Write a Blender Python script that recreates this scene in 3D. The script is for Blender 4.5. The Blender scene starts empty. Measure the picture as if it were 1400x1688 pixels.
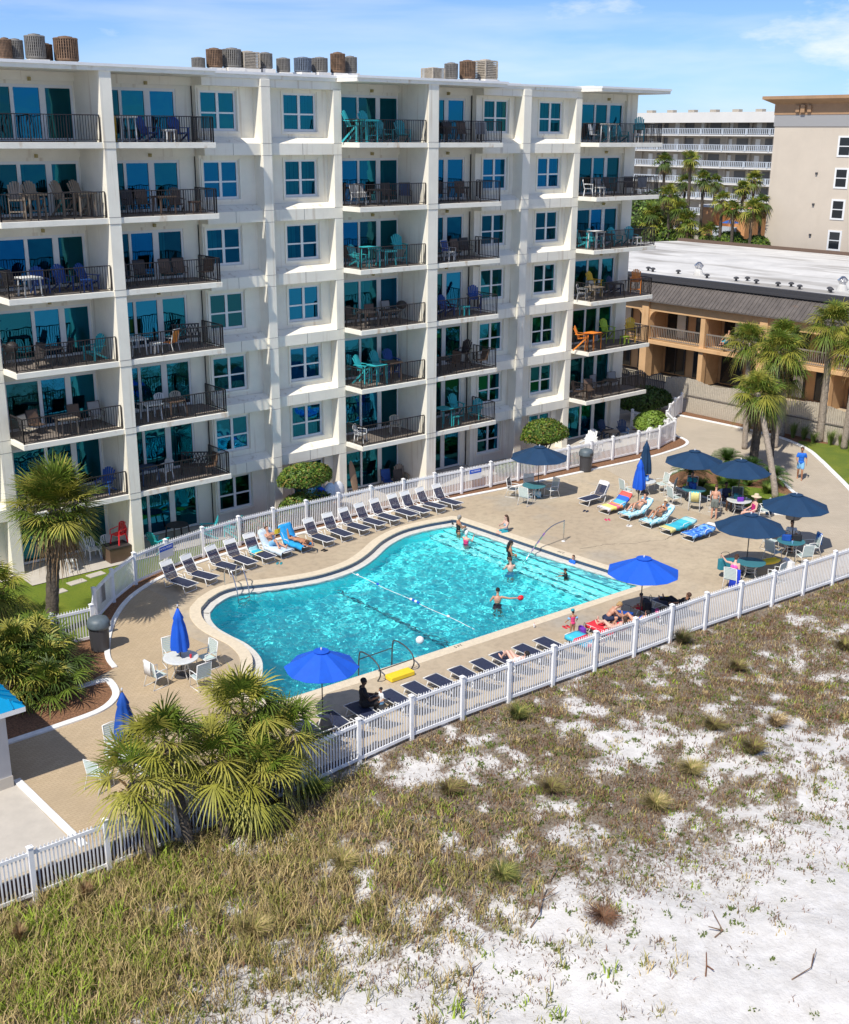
import bpy, bmesh, math, random
import numpy as np
from mathutils import Vector, Matrix, noise
from mathutils.geometry import tessellate_polygon
R = math.radians
S = bpy.context.scene
# ---------------------------------------------------------------- camera
# world frame: X runs along the condo facade, Y points inland, Z up, metres; the camera hangs over the origin
CZ = 17.94
cam_d = bpy.data.cameras.new('camera'); cam = bpy.data.objects.new('camera', cam_d); S.collection.objects.link(cam)
cam_d.sensor_fit = 'HORIZONTAL'; cam_d.sensor_width = 36; cam_d.lens = 1922/1400*36; cam_d.clip_start = .5; cam_d.clip_end = 9000
cr = Vector((.76112, -.64858, .00637)); cu = Vector((.19541, .23866, .95124)); cf = Vector((.61847, .72276, -.30839))
cam.matrix_world = Matrix(((cr.x, cu.x, -cf.x, 0), (cr.y, cu.y, -cf.y, 0), (cr.z, cu.z, -cf.z, CZ), (0, 0, 0, 1)))
S.camera = cam
# ---------------------------------------------------------------- sky, sun, exposure
S.view_settings.view_transform = 'Standard'; S.view_settings.look = 'None'; S.view_settings.gamma = 1
S.view_settings.exposure = .0
SUN = Vector((-.73, -.24, 1.0)).normalized()
W = bpy.data.worlds.new('World'); S.world = W; W.use_nodes = True
nt = W.node_tree; bg = nt.nodes['Background']
sky = nt.nodes.new('ShaderNodeTexSky'); sky.sky_type = 'NISHITA'; sky.sun_disc = False
sky.sun_elevation = math.asin(SUN.z); sky.sun_rotation = math.atan2(SUN.x, SUN.y); sky.air_density = .75; sky.dust_density = .25; sky.ozone_density = 2.6; sky.altitude = 0
tc = nt.nodes.new('ShaderNodeTexCoord'); mp = nt.nodes.new('ShaderNodeMapping'); mp.inputs['Scale'].default_value = (1.5, 1.5, 11)
mp.inputs['Location'].default_value = (.35, 2.2, .1)
ns = nt.nodes.new('ShaderNodeTexNoise'); ns.inputs['Scale'].default_value = 1.9; ns.inputs['Detail'].default_value = 7; ns.inputs['Roughness'].default_value = .5; ns.inputs['Distortion'].default_value = .35
pf = nt.nodes.new('ShaderNodeTexNoise'); pf.inputs['Scale'].default_value = 5.5; pf.inputs['Detail'].default_value = 7; pf.inputs['Roughness'].default_value = .6
rp = nt.nodes.new('ShaderNodeValToRGB'); rp.color_ramp.elements[0].position = .46; rp.color_ramp.elements[1].position = .84
rp.color_ramp.elements[1].color = (.75, .75, .75, 1)
mx = nt.nodes.new('ShaderNodeMix'); mx.data_type = 'RGBA'; mx.inputs[7].default_value = (8.0, 8.3, 8.8, 1)
hs = nt.nodes.new('ShaderNodeMix'); hs.data_type = 'RGBA'; hs.blend_type = 'MULTIPLY'; hs.inputs[0].default_value = 1; hs.inputs[7].default_value = (.66, .82, 1.12, 1)
nt.links.new(sky.outputs[0], hs.inputs[6])
nt.links.new(tc.outputs['Generated'], mp.inputs[0]); nt.links.new(mp.outputs[0], ns.inputs[0]); nt.links.new(ns.outputs[0], rp.inputs[0])
# a low bank of puffy cloud near the horizon on the right, thin wisps elsewhere
mq = nt.nodes.new('ShaderNodeMapping'); mq.inputs['Scale'].default_value = (1, 1, 3.2); nt.links.new(tc.outputs['Generated'], mq.inputs[0]); nt.links.new(mq.outputs[0], pf.inputs[0])
def vm(op, a, b):
    o = nt.nodes.new('ShaderNodeVectorMath'); o.operation = op; nt.links.new(a, o.inputs[0]); o.inputs[1].default_value = b; return o
cd = vm('DISTANCE', tc.outputs['Generated'], (.895, .44, .075)); cm = nt.nodes.new('ShaderNodeMapRange'); cm.inputs[1].default_value = .22; cm.inputs[2].default_value = 0; cm.inputs[3].default_value = 0; cm.inputs[4].default_value = .42
nt.links.new(cd.outputs['Value'], cm.inputs[0]); ad = nt.nodes.new('ShaderNodeMath'); nt.links.new(pf.outputs[0], ad.inputs[0]); nt.links.new(cm.outputs[0], ad.inputs[1])
pr = nt.nodes.new('ShaderNodeMapRange'); pr.inputs[1].default_value = .66; pr.inputs[2].default_value = .84; pr.inputs[4].default_value = .9; nt.links.new(ad.outputs[0], pr.inputs[0])
mxm = nt.nodes.new('ShaderNodeMath'); mxm.operation = 'MAXIMUM'; nt.links.new(rp.outputs[0], mxm.inputs[0]); nt.links.new(pr.outputs[0], mxm.inputs[1])
nt.links.new(mxm.outputs[0], mx.inputs[0]); nt.links.new(hs.outputs[2], mx.inputs[6]); nt.links.new(mx.outputs[2], bg.inputs[0])
bg.inputs[1].default_value = .13
sl = bpy.data.lights.new('sun', 'SUN'); sl.energy = 5.0; sl.angle = R(.5); sl.color = (1, .94, .84)
so = bpy.data.objects.new('sun', sl); S.collection.objects.link(so); so.rotation_euler = SUN.to_track_quat('Z', 'Y').to_euler()
S.cycles.transparent_max_bounces = 16; S.cycles.max_bounces = 10; S.cycles.transmission_bounces = 10; S.cycles.caustics_reflective = True; S.cycles.caustics_refractive = True; sl.cycles.is_caustics_light = True
rnd = random.Random(7)
# ---------------------------------------------------------------- materials
def rgb(c): return (*c, 1)
_M = {}
def pm(name, col, rough=.7, metal=0, var=0, vs=3., col2=None, bump=0, bs=20., spec=.5, coat=0, stain=None):
    if name in _M: return _M[name]
    m = bpy.data.materials.new(name); m.use_nodes = True; t = m.node_tree; b = t.nodes['Principled BSDF']
    b.inputs['Base Color'].default_value = rgb(col); b.inputs['Roughness'].default_value = rough; b.inputs['Metallic'].default_value = metal
    b.inputs['Specular IOR Level'].default_value = spec; b.inputs['Coat Weight'].default_value = coat
    if var or col2 or bump or stain:
        g = t.nodes.new('ShaderNodeNewGeometry')
        if var or col2:
            n = t.nodes.new('ShaderNodeTexNoise'); n.inputs['Scale'].default_value = vs; n.inputs['Detail'].default_value = 5; n.inputs['Roughness'].default_value = .65
            t.links.new(g.outputs['Position'], n.inputs[0])
            c2 = col2 or tuple(c*(1-var) for c in col)
            c1 = col if col2 else tuple(min(1, c*(1+var)) for c in col)
            rr = t.nodes.new('ShaderNodeValToRGB'); rr.color_ramp.elements[0].position = .36; rr.color_ramp.elements[1].position = .64
            rr.color_ramp.elements[0].color = rgb(c2); rr.color_ramp.elements[1].color = rgb(c1)
            t.links.new(n.outputs[0], rr.inputs[0]); out = rr.outputs[0]
            if stain:
                mp_ = t.nodes.new('ShaderNodeMapping'); mp_.inputs['Scale'].default_value = stain[1]
                n3 = t.nodes.new('ShaderNodeTexNoise'); n3.inputs['Scale'].default_value = 1; n3.inputs['Detail'].default_value = 4
                r3 = t.nodes.new('ShaderNodeValToRGB'); r3.color_ramp.elements[0].position = stain[2]; r3.color_ramp.elements[1].position = stain[2]+.14
                r3.color_ramp.elements[1].color = (stain[3],)*3+(1,)
                m3 = t.nodes.new('ShaderNodeMix'); m3.data_type = 'RGBA'; m3.inputs[7].default_value = rgb(stain[0])
                t.links.new(g.outputs['Position'], mp_.inputs[0]); t.links.new(mp_.outputs[0], n3.inputs[0]); t.links.new(n3.outputs[0], r3.inputs[0])
                t.links.new(r3.outputs[0], m3.inputs[0]); t.links.new(out, m3.inputs[6]); out = m3.outputs[2]
            t.links.new(out, b.inputs['Base Color'])
        if bump:
            n2 = t.nodes.new('ShaderNodeTexNoise'); n2.inputs['Scale'].default_value = bs; n2.inputs['Detail'].default_value = 4
            t.links.new(g.outputs['Position'], n2.inputs[0])
            bp = t.nodes.new('ShaderNodeBump'); bp.inputs['Strength'].default_value = bump; bp.inputs['Distance'].default_value = .05
            t.links.new(n2.outputs[0], bp.inputs['Height']); t.links.new(bp.outputs[0], b.inputs['Normal'])
    _M[name] = m; return m
class NT:   # small node helper
    def __init__(s, name):
        s.m = bpy.data.materials.new(name); s.m.use_nodes = True; s.t = s.m.node_tree; s.b = s.t.nodes['Principled BSDF']; s.out = s.t.nodes['Material Output']
        s.pos = s.t.nodes.new('ShaderNodeNewGeometry').outputs['Position']; _M[name] = s.m
    def n(s, typ, **k):
        o = s.t.nodes.new(typ)
        for a, v in k.items(): setattr(o, a, v)
        return o
    def l(s, a, b): s.t.links.new(a, b)
    def noise(s, scale, detail=4, rough=.5, vec=None, dist=0):
        o = s.n('ShaderNodeTexNoise'); o.inputs['Scale'].default_value = scale; o.inputs['Detail'].default_value = detail; o.inputs['Roughness'].default_value = rough; o.inputs['Distortion'].default_value = dist
        s.l(vec or s.pos, o.inputs[0]); return o.outputs[0]
    def map(s, sc, rot=(0,0,0), loc=(0,0,0), vec=None):
        o = s.n('ShaderNodeMapping'); o.inputs['Scale'].default_value = sc; o.inputs['Rotation'].default_value = rot; o.inputs['Location'].default_value = loc
        s.l(vec or s.pos, o.inputs[0]); return o.outputs[0]
    def ramp(s, f, stops):
        o = s.n('ShaderNodeValToRGB'); e = o.color_ramp.elements
        while len(e) < len(stops): e.new(.5)
        for i, (p, c) in enumerate(stops):
            e[i].position = p; e[i].color = rgb(c) if not isinstance(c, (int, float)) else (c, c, c, 1)
        s.l(f, o.inputs[0]); return o.outputs[0]
    def mix(s, f, a, b, mode='MIX'):
        o = s.n('ShaderNodeMix', data_type='RGBA', blend_type=mode)
        for i, v in ((0, f), (6, a), (7, b)):
            if isinstance(v, (int, float)): o.inputs[i].default_value = v if i == 0 else (v, v, v, 1)
            elif isinstance(v, tuple): o.inputs[i].default_value = rgb(v)
            else: s.l(v, o.inputs[i])
        return o.outputs[2]
    def math(s, op, a, b=0, c=0):
        o = s.n('ShaderNodeMath', operation=op)
        for i, v in enumerate((a, b, c)):
            if isinstance(v, (int, float)): o.inputs[i].default_value = v
            else: s.l(v, o.inputs[i])
        return o.outputs[0]
    def bump(s, h, st=.4, d=.05):
        o = s.n('ShaderNodeBump'); o.inputs['Strength'].default_value = st; o.inputs['Distance'].default_value = d
        s.l(h, o.inputs['Height']); s.l(o.outputs[0], s.b.inputs['Normal']); return o.outputs[0]
    def sep(s, vec=None):
        o = s.n('ShaderNodeSeparateXYZ'); s.l(vec or s.pos, o.inputs[0]); return o.outputs
    def base(s, c, rough=.9): s.l(c, s.b.inputs['Base Color']); s.b.inputs['Roughness'].default_value = rough; return s.m
# ---------------------------------------------------------------- mesh builder and object helpers
class MB:
    def __init__(s): s.v = []; s.f = []; s.M = None
    def add(s, vs, fs):
        o = len(s.v)
        if s.M is not None: vs = [tuple(s.M @ Vector(v)) for v in vs]
        s.v += [tuple(v) for v in vs]; s.f += [tuple(i+o for i in f) for f in fs]; return s
    def box(s, x0, x1, y0, y1, z0, z1):
        return s.add([(x0,y0,z0),(x1,y0,z0),(x1,y1,z0),(x0,y1,z0),(x0,y0,z1),(x1,y0,z1),(x1,y1,z1),(x0,y1,z1)],
                     [(0,3,2,1),(4,5,6,7),(0,1,5,4),(1,2,6,5),(2,3,7,6),(3,0,4,7)])
    def cb(s, c, d, rz=0, rx=0, ry=0):
        M = Matrix.Translation(c) @ Matrix.Rotation(rz, 4, 'Z') @ Matrix.Rotation(rx, 4, 'X') @ Matrix.Rotation(ry, 4, 'Y')
        a, b, e = (q/2 for q in d)
        return s.add([M @ Vector(p) for p in [(-a,-b,-e),(a,-b,-e),(a,b,-e),(-a,b,-e),(-a,-b,e),(a,-b,e),(a,b,e),(-a,b,e)]],
                     [(0,3,2,1),(4,5,6,7),(0,1,5,4),(1,2,6,5),(2,3,7,6),(3,0,4,7)])
    def bar(s, p, q, w, h, up=(0,0,1)):   # rectangular bar from p to q
        p = Vector(p); q = Vector(q); d = (q-p); L = d.length; d.normalize(); u = Vector(up)
        if abs(d.dot(u)) > .98: u = Vector((0, 1, 0))
        sd = d.cross(u).normalized(); u = sd.cross(d)
        vs = [p+sd*a*w/2+u*b*h/2 for a, b in ((-1,-1),(1,-1),(1,1),(-1,1))]+[q+sd*a*w/2+u*b*h/2 for a, b in ((-1,-1),(1,-1),(1,1),(-1,1))]
        return s.add(vs, [(0,1,2,3),(7,6,5,4),(0,4,5,1),(1,5,6,2),(2,6,7,3),(3,7,4,0)])
    def path(s, pts, rad, n=6, caps=True):
        pts = [Vector(p) for p in pts]; m = len(pts); rr = rad if isinstance(rad, (list, tuple)) else [rad]*m
        vs = []; pu = None
        for i, p in enumerate(pts):
            d = (pts[min(i+1, m-1)]-pts[max(i-1, 0)]).normalized()
            u = pu if pu is not None else (Vector((0,0,1)) if abs(d.z) < .9 else Vector((1,0,0)))
            sd = d.cross(u)
            if sd.length < 1e-4: sd = d.cross(Vector((0,1,0)))
            sd.normalize(); u = sd.cross(d); pu = u
            for k in range(n):
                a = 2*math.pi*k/n; vs.append(p+(sd*math.cos(a)+u*math.sin(a))*rr[i])
        fs = [(i*n+k, i*n+(k+1)%n, (i+1)*n+(k+1)%n, (i+1)*n+k) for i in range(m-1) for k in range(n)]
        if caps: fs += [tuple(range(n-1, -1, -1)), tuple((m-1)*n+k for k in range(n))]
        return s.add(vs, fs)
    def prism(s, poly, z0, z1):
        n = len(poly)
        if isinstance(z0, (int, float)): z0 = [z0]*n
        if isinstance(z1, (int, float)): z1 = [z1]*n
        vs = [(*p[:2], z) for p, z in zip(poly, z0)]+[(*p[:2], z) for p, z in zip(poly, z1)]
        return s.add(vs, [tuple(range(n-1, -1, -1)), tuple(range(n, 2*n))]+[(i, (i+1)%n, n+(i+1)%n, n+i) for i in range(n)])
    def extr(s, prof, axis, a, b):   # profile [(u,w)] extruded along X or Y from a to b
        n = len(prof)
        f = (lambda t, u, w: (t, u, w)) if axis == 'X' else (lambda t, u, w: (u, t, w))
        return s.add([f(a, u, w) for u, w in prof]+[f(b, u, w) for u, w in prof],
                     [tuple(range(n)), tuple(range(2*n-1, n-1, -1))]+[(i, n+i, n+(i+1)%n, (i+1)%n) for i in range(n)])
    def lathe(s, prof, n=16, c=(0,0,0)):
        vs = [(c[0]+r_*math.cos(2*math.pi*k/n), c[1]+r_*math.sin(2*math.pi*k/n), c[2]+z) for r_, z in prof for k in range(n)]
        m = len(prof)
        fs = [(i*n+k, i*n+(k+1)%n, (i+1)*n+(k+1)%n, (i+1)*n+k) for i in range(m-1) for k in range(n)]
        fs += [tuple(range(n-1, -1, -1)), tuple((m-1)*n+k for k in range(n))]
        return s.add(vs, fs)
    def ell(s, c, r3, M=None, n=12, m=8):
        vs = []; c = Vector(c)
        for i in range(1, m):
            ph = math.pi*i/m
            for k in range(n):
                a = 2*math.pi*k/n; p = Vector((r3[0]*math.sin(ph)*math.cos(a), r3[1]*math.sin(ph)*math.sin(a), r3[2]*math.cos(ph)))
                vs.append(c+(M @ p if M else p))
        top = Vector((0,0,r3[2])); vs += [c+(M @ top if M else top), c-(M @ top if M else top)]
        fs = [(i*n+k, (i+1)*n+k, (i+1)*n+(k+1)%n, i*n+(k+1)%n) for i in range(m-2) for k in range(n)]
        T = (m-1)*n; fs += [(T, k, (k+1)%n) for k in range(n)]+[(T+1, (m-2)*n+(k+1)%n, (m-2)*n+k) for k in range(n)]
        return s.add(vs, fs)
    def build(s, name, m, parent=None, smooth=False, bevel=0, mats=None):
        me = bpy.data.meshes.new(name); me.from_pydata(s.v, [], s.f); me.update()
        if bevel or True:
            bm = bmesh.new(); bm.from_mesh(me); bmesh.ops.recalc_face_normals(bm, faces=bm.faces); bm.to_mesh(me); bm.free()
        me.materials.append(m if not isinstance(m, str) else _M[m])
        if smooth: me.polygons.foreach_set('use_smooth', [True]*len(me.polygons))
        o = bpy.data.objects.new(name, me); S.collection.objects.link(o); o.parent = parent
        if bevel:
            b = o.modifiers.new('bevel', 'BEVEL'); b.width = bevel; b.segments = 2; b.limit_method = 'ANGLE'
        return o
def npmesh(name, verts, faces, m, parent=None, smooth=False):
    me = bpy.data.meshes.new(name); verts = np.asarray(verts, np.float32); faces = np.asarray(faces, np.int32); k = faces.shape[1]
    me.vertices.add(len(verts)); me.vertices.foreach_set('co', verts.ravel()); me.loops.add(faces.size); me.loops.foreach_set('vertex_index', faces.ravel())
    me.polygons.add(len(faces)); me.polygons.foreach_set('loop_start', np.arange(0, faces.size, k, dtype=np.int32)); me.polygons.foreach_set('loop_total', np.full(len(faces), k, np.int32))
    me.materials.append(m if not isinstance(m, str) else _M[m]); me.update(calc_edges=True); me.validate()
    if smooth: me.polygons.foreach_set('use_smooth', [True]*len(me.polygons))
    o = bpy.data.objects.new(name, me); S.collection.objects.link(o); o.parent = parent; return o
def tag(o, label=None, cat=None, group=None, kind=None):
    for k, v in (('label', label), ('category', cat), ('group', group), ('kind', kind)):
        if v: o[k] = v
    return o
def thing(name, label, cat, loc=(0,0,0), rz=0, group=None):
    o = bpy.data.objects.new(name, None); S.collection.objects.link(o); o.location = loc; o.rotation_euler = (0, 0, rz); o.empty_display_size = .3
    return tag(o, label, cat, group)
def copy_tree(o, parent=None):
    c = o.copy(); S.collection.objects.link(c); c.parent = parent
    for ch in list(o.children): copy_tree(ch, c)
    return c
def put(proto, loc, rz, label, group=None, scale=None):   # first use moves the original, later uses copy it with its parts
    o = copy_tree(proto) if proto.get('_used') else proto
    proto['_used'] = 1; o['_used'] = 1
    o.location = loc; o.rotation_euler = (0, 0, rz); o['label'] = label
    if group: o['group'] = group
    if scale: o.scale = (scale,)*3
    return o
def struct(o, kind='structure'): o['kind'] = kind; return o
def sheet(name, poly, z, m, holes=()):
    loops = [[Vector((x, y, 0)) for x, y in poly]]+[[Vector((x, y, 0)) for x, y in h] for h in holes]
    tris = tessellate_polygon(loops); vs = [(v.x, v.y, z) for l in loops for v in l]
    mb = MB(); mb.v = vs; mb.f = [tuple(t) for t in tris]
    o = mb.build(name, m)
    bm = bmesh.new(); bm.from_mesh(o.data)
    for f in bm.faces:
        f.normal_update()
        if f.normal.z < 0: f.normal_flip()
    bm.to_mesh(o.data); bm.free(); return o
def cat_rom(pts, n=6, closed=True):
    out = []; m = len(pts)
    for i in range(m if closed else m-1):
        g = (lambda k: pts[k % m]) if closed else (lambda k: pts[min(max(k, 0), m-1)])
        p0, p1, p2, p3 = (np.array(g(i+k), float) for k in (-1, 0, 1, 2))
        for j in range(n):
            t = j/n; out.append(tuple(.5*((2*p1)+(-p0+p2)*t+(2*p0-5*p1+4*p2-p3)*t*t+(-p0+3*p1-3*p2+p3)*t**3)))
    if not closed: out.append(tuple(pts[-1]))
    return out
def offset(poly, d, closed=True):
    out = []; n = len(poly)
    for i in range(n):
        a = np.array(poly[(i-1) % n] if closed or i else poly[i]); b = np.array(poly[(i+1) % n] if closed or i < n-1 else poly[i])
        t = b-a; t = t/max(1e-9, np.linalg.norm(t)); out.append((poly[i][0]-t[1]*d, poly[i][1]+t[0]*d))
    return out
def ribbon(mb, a, b, z0, z1, closed=False):   # solid strip between two polylines
    n = len(a); vs = []
    for p, q in zip(a, b): vs += [(*p, z0), (*q, z0), (*q, z1), (*p, z1)]
    fs = []
    for i in range(n if closed else n-1):
        o = 4*i; q = 4*((i+1) % n)
        fs += [(o+3, q+3, q+2, o+2), (o, o+1, q+1, q), (o, q, q+3, o+3), (o+1, o+2, q+2, q+1)]
    if not closed: fs += [(0, 3, 2, 1), (4*n-4, 4*n-3, 4*n-2, 4*n-1)]
    return mb.add(vs, fs)
# ---------------------------------------------------------------- shared materials
pm('stucco', (.84,.80,.685), .85, var=.05, vs=.7, bump=.12, bs=60, stain=((.48,.38,.26), (4,4,.20), .58, .5))
pm('slab_edge', (.82,.79,.69), .85, var=.05, vs=1.5, stain=((.45,.28,.12), (2.2,2.2,1.2), .60, .6))
pm('groove', (.16,.14,.12), .9)
pm('white', (.80,.80,.79), .45, var=.03, vs=2)
pm('frame_white', (.74,.75,.74), .4)
pm('vinyl', (.86,.86,.86), .4, var=.06, vs=1.2, stain=((.62,.60,.55), (3,3,6), .62, .5))
pm('railing', (.016,.012,.011), .5)
pm('dark_wall', (.10,.10,.10), .9)
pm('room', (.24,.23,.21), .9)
pm('curtain', (.62,.66,.62), .9)
pm('curb', (.80,.80,.78), .7, var=.1, vs=4)
pm('mulch', (.22,.11,.055), .95, var=.45, vs=14, bump=.8, bs=30)
pm('alu', (.80,.80,.80), .35, metal=.3)
pm('steel', (.62,.62,.63), .22, metal=1)
pm('dark_metal', (.05,.05,.055), .5)
pm('coping', (.66,.57,.43), .8, var=.07, vs=6, bump=.1, bs=40)
pm('ledge', (.62,.60,.55), .7, var=.10, vs=5)
pm('tile_band', (.03,.07,.13), .25, var=.4, vs=25)
pm('trunk', (.10,.08,.06), .95, var=.35, vs=9, bump=.9, bs=14)
pm('trunk_light', (.30,.25,.20), .95, var=.25, vs=9, bump=.7, bs=14)
pm('board_wood', (.46,.41,.33), .9, var=.12, vs=9, bump=.1, bs=12)
pm('board_dark', (.17,.15,.13), .9, var=.2, vs=3)
pm('yellow', (.85,.62,.03), .5)
pm('red_plastic', (.70,.02,.02), .4)
n = NT('deck')     # broom finished concrete: warm beige with grey worn areas
a = n.ramp(n.noise(.16, 5, .62, dist=.4), [(.42, (.44,.355,.25)), (.60, (.52,.43,.305))])
g = n.ramp(n.noise(.23, 4, .6, n.map((1,1,1), loc=(9,4,0))), [(.54, 0), (.68, .8)])
a = n.mix(g, a, (.38,.345,.29)); a = n.mix(n.ramp(n.noise(3, 5, .7), [(.45, 0), (.8, .55)]), a, (.22,.18,.13))
n.base(a, .85); n.bump(n.noise(35, 3), .15)
def brick(name, c1, c2, mort, sc, rot):
    n = NT(name); b = n.n('ShaderNodeTexBrick'); n.l(n.map((sc, sc, sc), rot=(0, 0, rot)), b.inputs['Vector'])
    b.inputs['Color1'].default_value = rgb(c1); b.inputs['Color2'].default_value = rgb(c2); b.inputs['Mortar'].default_value = rgb(mort)
    b.inputs['Scale'].default_value = 1; b.inputs['Mortar Size'].default_value = .02; b.inputs['Brick Width'].default_value = .5; b.inputs['Row Height'].default_value = .25
    c = n.mix(n.ramp(n.noise(.5, 4), [(.35, 0), (.7, .6)]), b.outputs[0], tuple(x*.72 for x in c1)); n.base(c, .85); n.bump(b.outputs[1], -.3); return n.m
brick('pavers_left', (.52,.405,.265), (.46,.355,.225), (.36,.27,.17), 2.4, 0)
brick('pavers_right', (.52,.45,.35), (.47,.40,.31), (.37,.31,.23), 2.2, .78)
n = NT('lawn'); n.base(n.mix(n.ramp(n.noise(30, 4, .7), [(.3, 0), (.7, 1)]), n.ramp(n.noise(.8, 4), [(.35, (.17,.25,.02)), (.65, (.33,.37,.03))]), (.09,.15,.018)), .95); n.bump(n.noise(60, 3, .8), 1, .06)
n = NT('lawn_dark'); n.base(n.mix(n.ramp(n.noise(30, 4, .7), [(.3, 0), (.7, 1)]), n.ramp(n.noise(.8, 4), [(.35, (.18,.27,.012)), (.65, (.33,.37,.03))]), (.12,.20,.012)), .95); n.bump(n.noise(60, 3, .8), 1, .06)
# ---------------------------------------------------------------- dune sand with litter where the plants grow
def smooth(a, b, t): t = np.clip((t-a)/(b-a), 0, 1); return t*t*(3-2*t)
FENCE = [(-3,25.9),(4.9,25.7),(8.9,25.55),(10.9,25.5),(18.7,25.08),(20.7,25.0),(22.65,24.86),(26.6,24.66),(30.4,24.42),(34.5,24.3),(38.45,24.0),(42.3,23.72),(48,23.3),(60,22.6),(75,21.8)]
fy = lambda x: np.interp(x, [p[0] for p in FENCE], [p[1] for p in FENCE])
def hz(x, y):   # ground height seaward of the fence
    x = np.asarray(x, float); y = np.asarray(y, float)
    low = -.62*(1-smooth(13, 23, x))-.06
    d = fy(np.clip(x, -3, 75))-y
    z = low*np.exp(-np.clip(d, 0, 99)/9)+.10*np.sin(x*.55+y*.23)*smooth(1, 5, d)+.07*np.sin(x*.9-y*.7+1)*smooth(1, 4, d)+.035*np.sin(x*2.3+y*1.7)*smooth(.6, 2, d)
    return np.where(y < -20, z-(-20-y)*.03, z)
n = NT('sand'); X, Y, Z = n.sep()
at_ = n.n('ShaderNodeAttribute', attribute_name='cover'); nf = n.noise(7, 7, .78)
m1 = n.math('ADD', at_.outputs['Fac'], n.math('MULTIPLY', n.math('SUBTRACT', nf, .5), 2.2))
lit = n.ramp(m1, [(.22, 0), (.62, .92)])
sandc = n.ramp(n.noise(2.2, 5, .6), [(.35, (.56,.54,.51)), (.65, (.66,.645,.62))])
litc = n.ramp(n.noise(14, 4, .7), [(.35, (.07,.05,.03)), (.55, (.18,.135,.085)), (.72, (.34,.28,.21))])
n.base(n.mix(lit, sandc, litc), .95)
n.bump(n.math('ADD', n.math('MULTIPLY', n.noise(1.3, 5, .65), 4), n.noise(9, 5, .7)), .45, .06)
def axis(parts):
    o = [parts[0][0]]
    for a, b, st in parts: o += list(np.arange(a+st, b+st*.5, st))
    return np.array(o)
gx = axis([(-4000,-200,950),(-200,-40,40),(-40,0,5),(0,52,.25),(52,100,4),(100,300,40),(300,4000,925)])
gy = axis([(-80,-20,10),(-20,6,2),(6,26.25,.25)])
GX, GY = np.meshgrid(gx, gy, indexing='ij'); GZ = hz(GX, GY)
i, j = np.meshgrid(np.arange(len(gx)-1), np.arange(len(gy)-1), indexing='ij'); k = (i*len(gy)+j).ravel(); ny = len(gy)
struct(npmesh('sand_dune', np.stack([GX, GY, GZ], -1).reshape(-1, 3), np.stack([k, k+ny, k+ny+1, k+1], -1), 'sand', smooth=True))
pm('sea_mat', (.01,.10,.13), .08, bump=.6, bs=.5)
struct(sheet('sea', [(-4500,-4500),(4500,-4500),(4500,-36),(-4500,-36)], -.5, 'sea_mat'))
# ---------------------------------------------------------------- pool outline (inner face of the coping)
OUT = cat_rom([(20.77,38.56),(20.30,37.70),(20.02,36.6),(20.02,35.5),(20.08,34.5),(19.85,33.4),(19.3,32.5),(18.6,31.6),(18.2,30.7),(18.2,29.9),(18.45,29.3)], 4, False)
OUT += [(18.75,29.12),(24.1,28.84),(30.6,28.56),(37.35,28.32),(37.15,33.5),(36.95,38.5),(36.85,40.3),(36.55,40.68)]
OUT += cat_rom([(36.0,40.80),(34.9,41.0),(33.3,41.0),(31.5,40.4),(29.9,39.45),(28.6,38.88),(27.1,38.72),(25.8,38.95),(24.6,39.35),(23.5,39.78),(22.5,39.7),(21.5,39.2)], 4, False)
INN = offset(OUT, .45); LEDGE = offset(OUT, .80)
def front_fix(poly, ymin): return [(x, max(y, ymin(x))) for x, y in poly]
deck_poly = [(-5,50),(-5,26.0)]+[(x, float(fy(x))+.16) for x in (4.9,8.9,10.9,18.7,22.65,26.6,30.4,34.5,38.45,42.3,48,60,75)]+[(75,50)]
struct(sheet('pool_deck', deck_poly, 0, 'deck', [OUT]))
pm('earth', (.30,.27,.21), .95, var=.2, vs=.1)
struct(sheet('ground', [(-4500,26.1),(4500,26.1),(4500,4500),(-4500,4500)], -.1, 'earth', [[(17,28),(38.5,28),(38.5,42),(17,42)]]))
pool = thing('swimming_pool', 'free form turquoise swimming pool with cream coping and wide entry steps', 'swimming pool', (0,0,0))
mb = MB(); ribbon(mb, OUT, INN, -.16, .025, True); mb.build('coping', 'coping', pool, bevel=.015)
mb = MB(); ribbon(mb, offset(INN, -.02), offset(INN, .012), -.20, -.035, True); mb.build('tile_band', 'tile_band', pool)
mb = MB(); ribbon(mb, offset(INN, -.03), LEDGE, -.34, -.17, True); mb.build('gutter_ledge', 'ledge', pool, bevel=.02)
n = NT('basin'); b = n.noise(.5, 3); n.base(n.mix(n.ramp(n.noise(3, 3), [(.3, 0), (.7, .35)]), (.10,.93,.95), (.20,.97,.97)), .6)
BL = offset(LEDGE, -.02); nB = len(BL)
dep = lambda x: -1.25-1.0*float(smooth(30, 22, x)) if False else -1.25-1.0*float(1-smooth(22, 30, x))
mb = MB(); vs = [(x, y, -.18) for x, y in BL]+[(x, y, dep(x)) for x, y in BL]
mb.add(vs, [(i, (i+1) % nB, nB+(i+1) % nB, nB+i) for i in range(nB)])
tr = tessellate_polygon([[Vector((x, y, 0)) for x, y in BL]]); mb.v += [(x, y, dep(x)) for x, y in BL]; mb.f += [tuple(2*nB+i for i in t) for t in tr]
mb.build('basin', 'basin', pool)
pm('step_mat', (.26,.92,.93), .6, var=.08, vs=6); pm('black_tile', (.05,.22,.28), .3)
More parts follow.
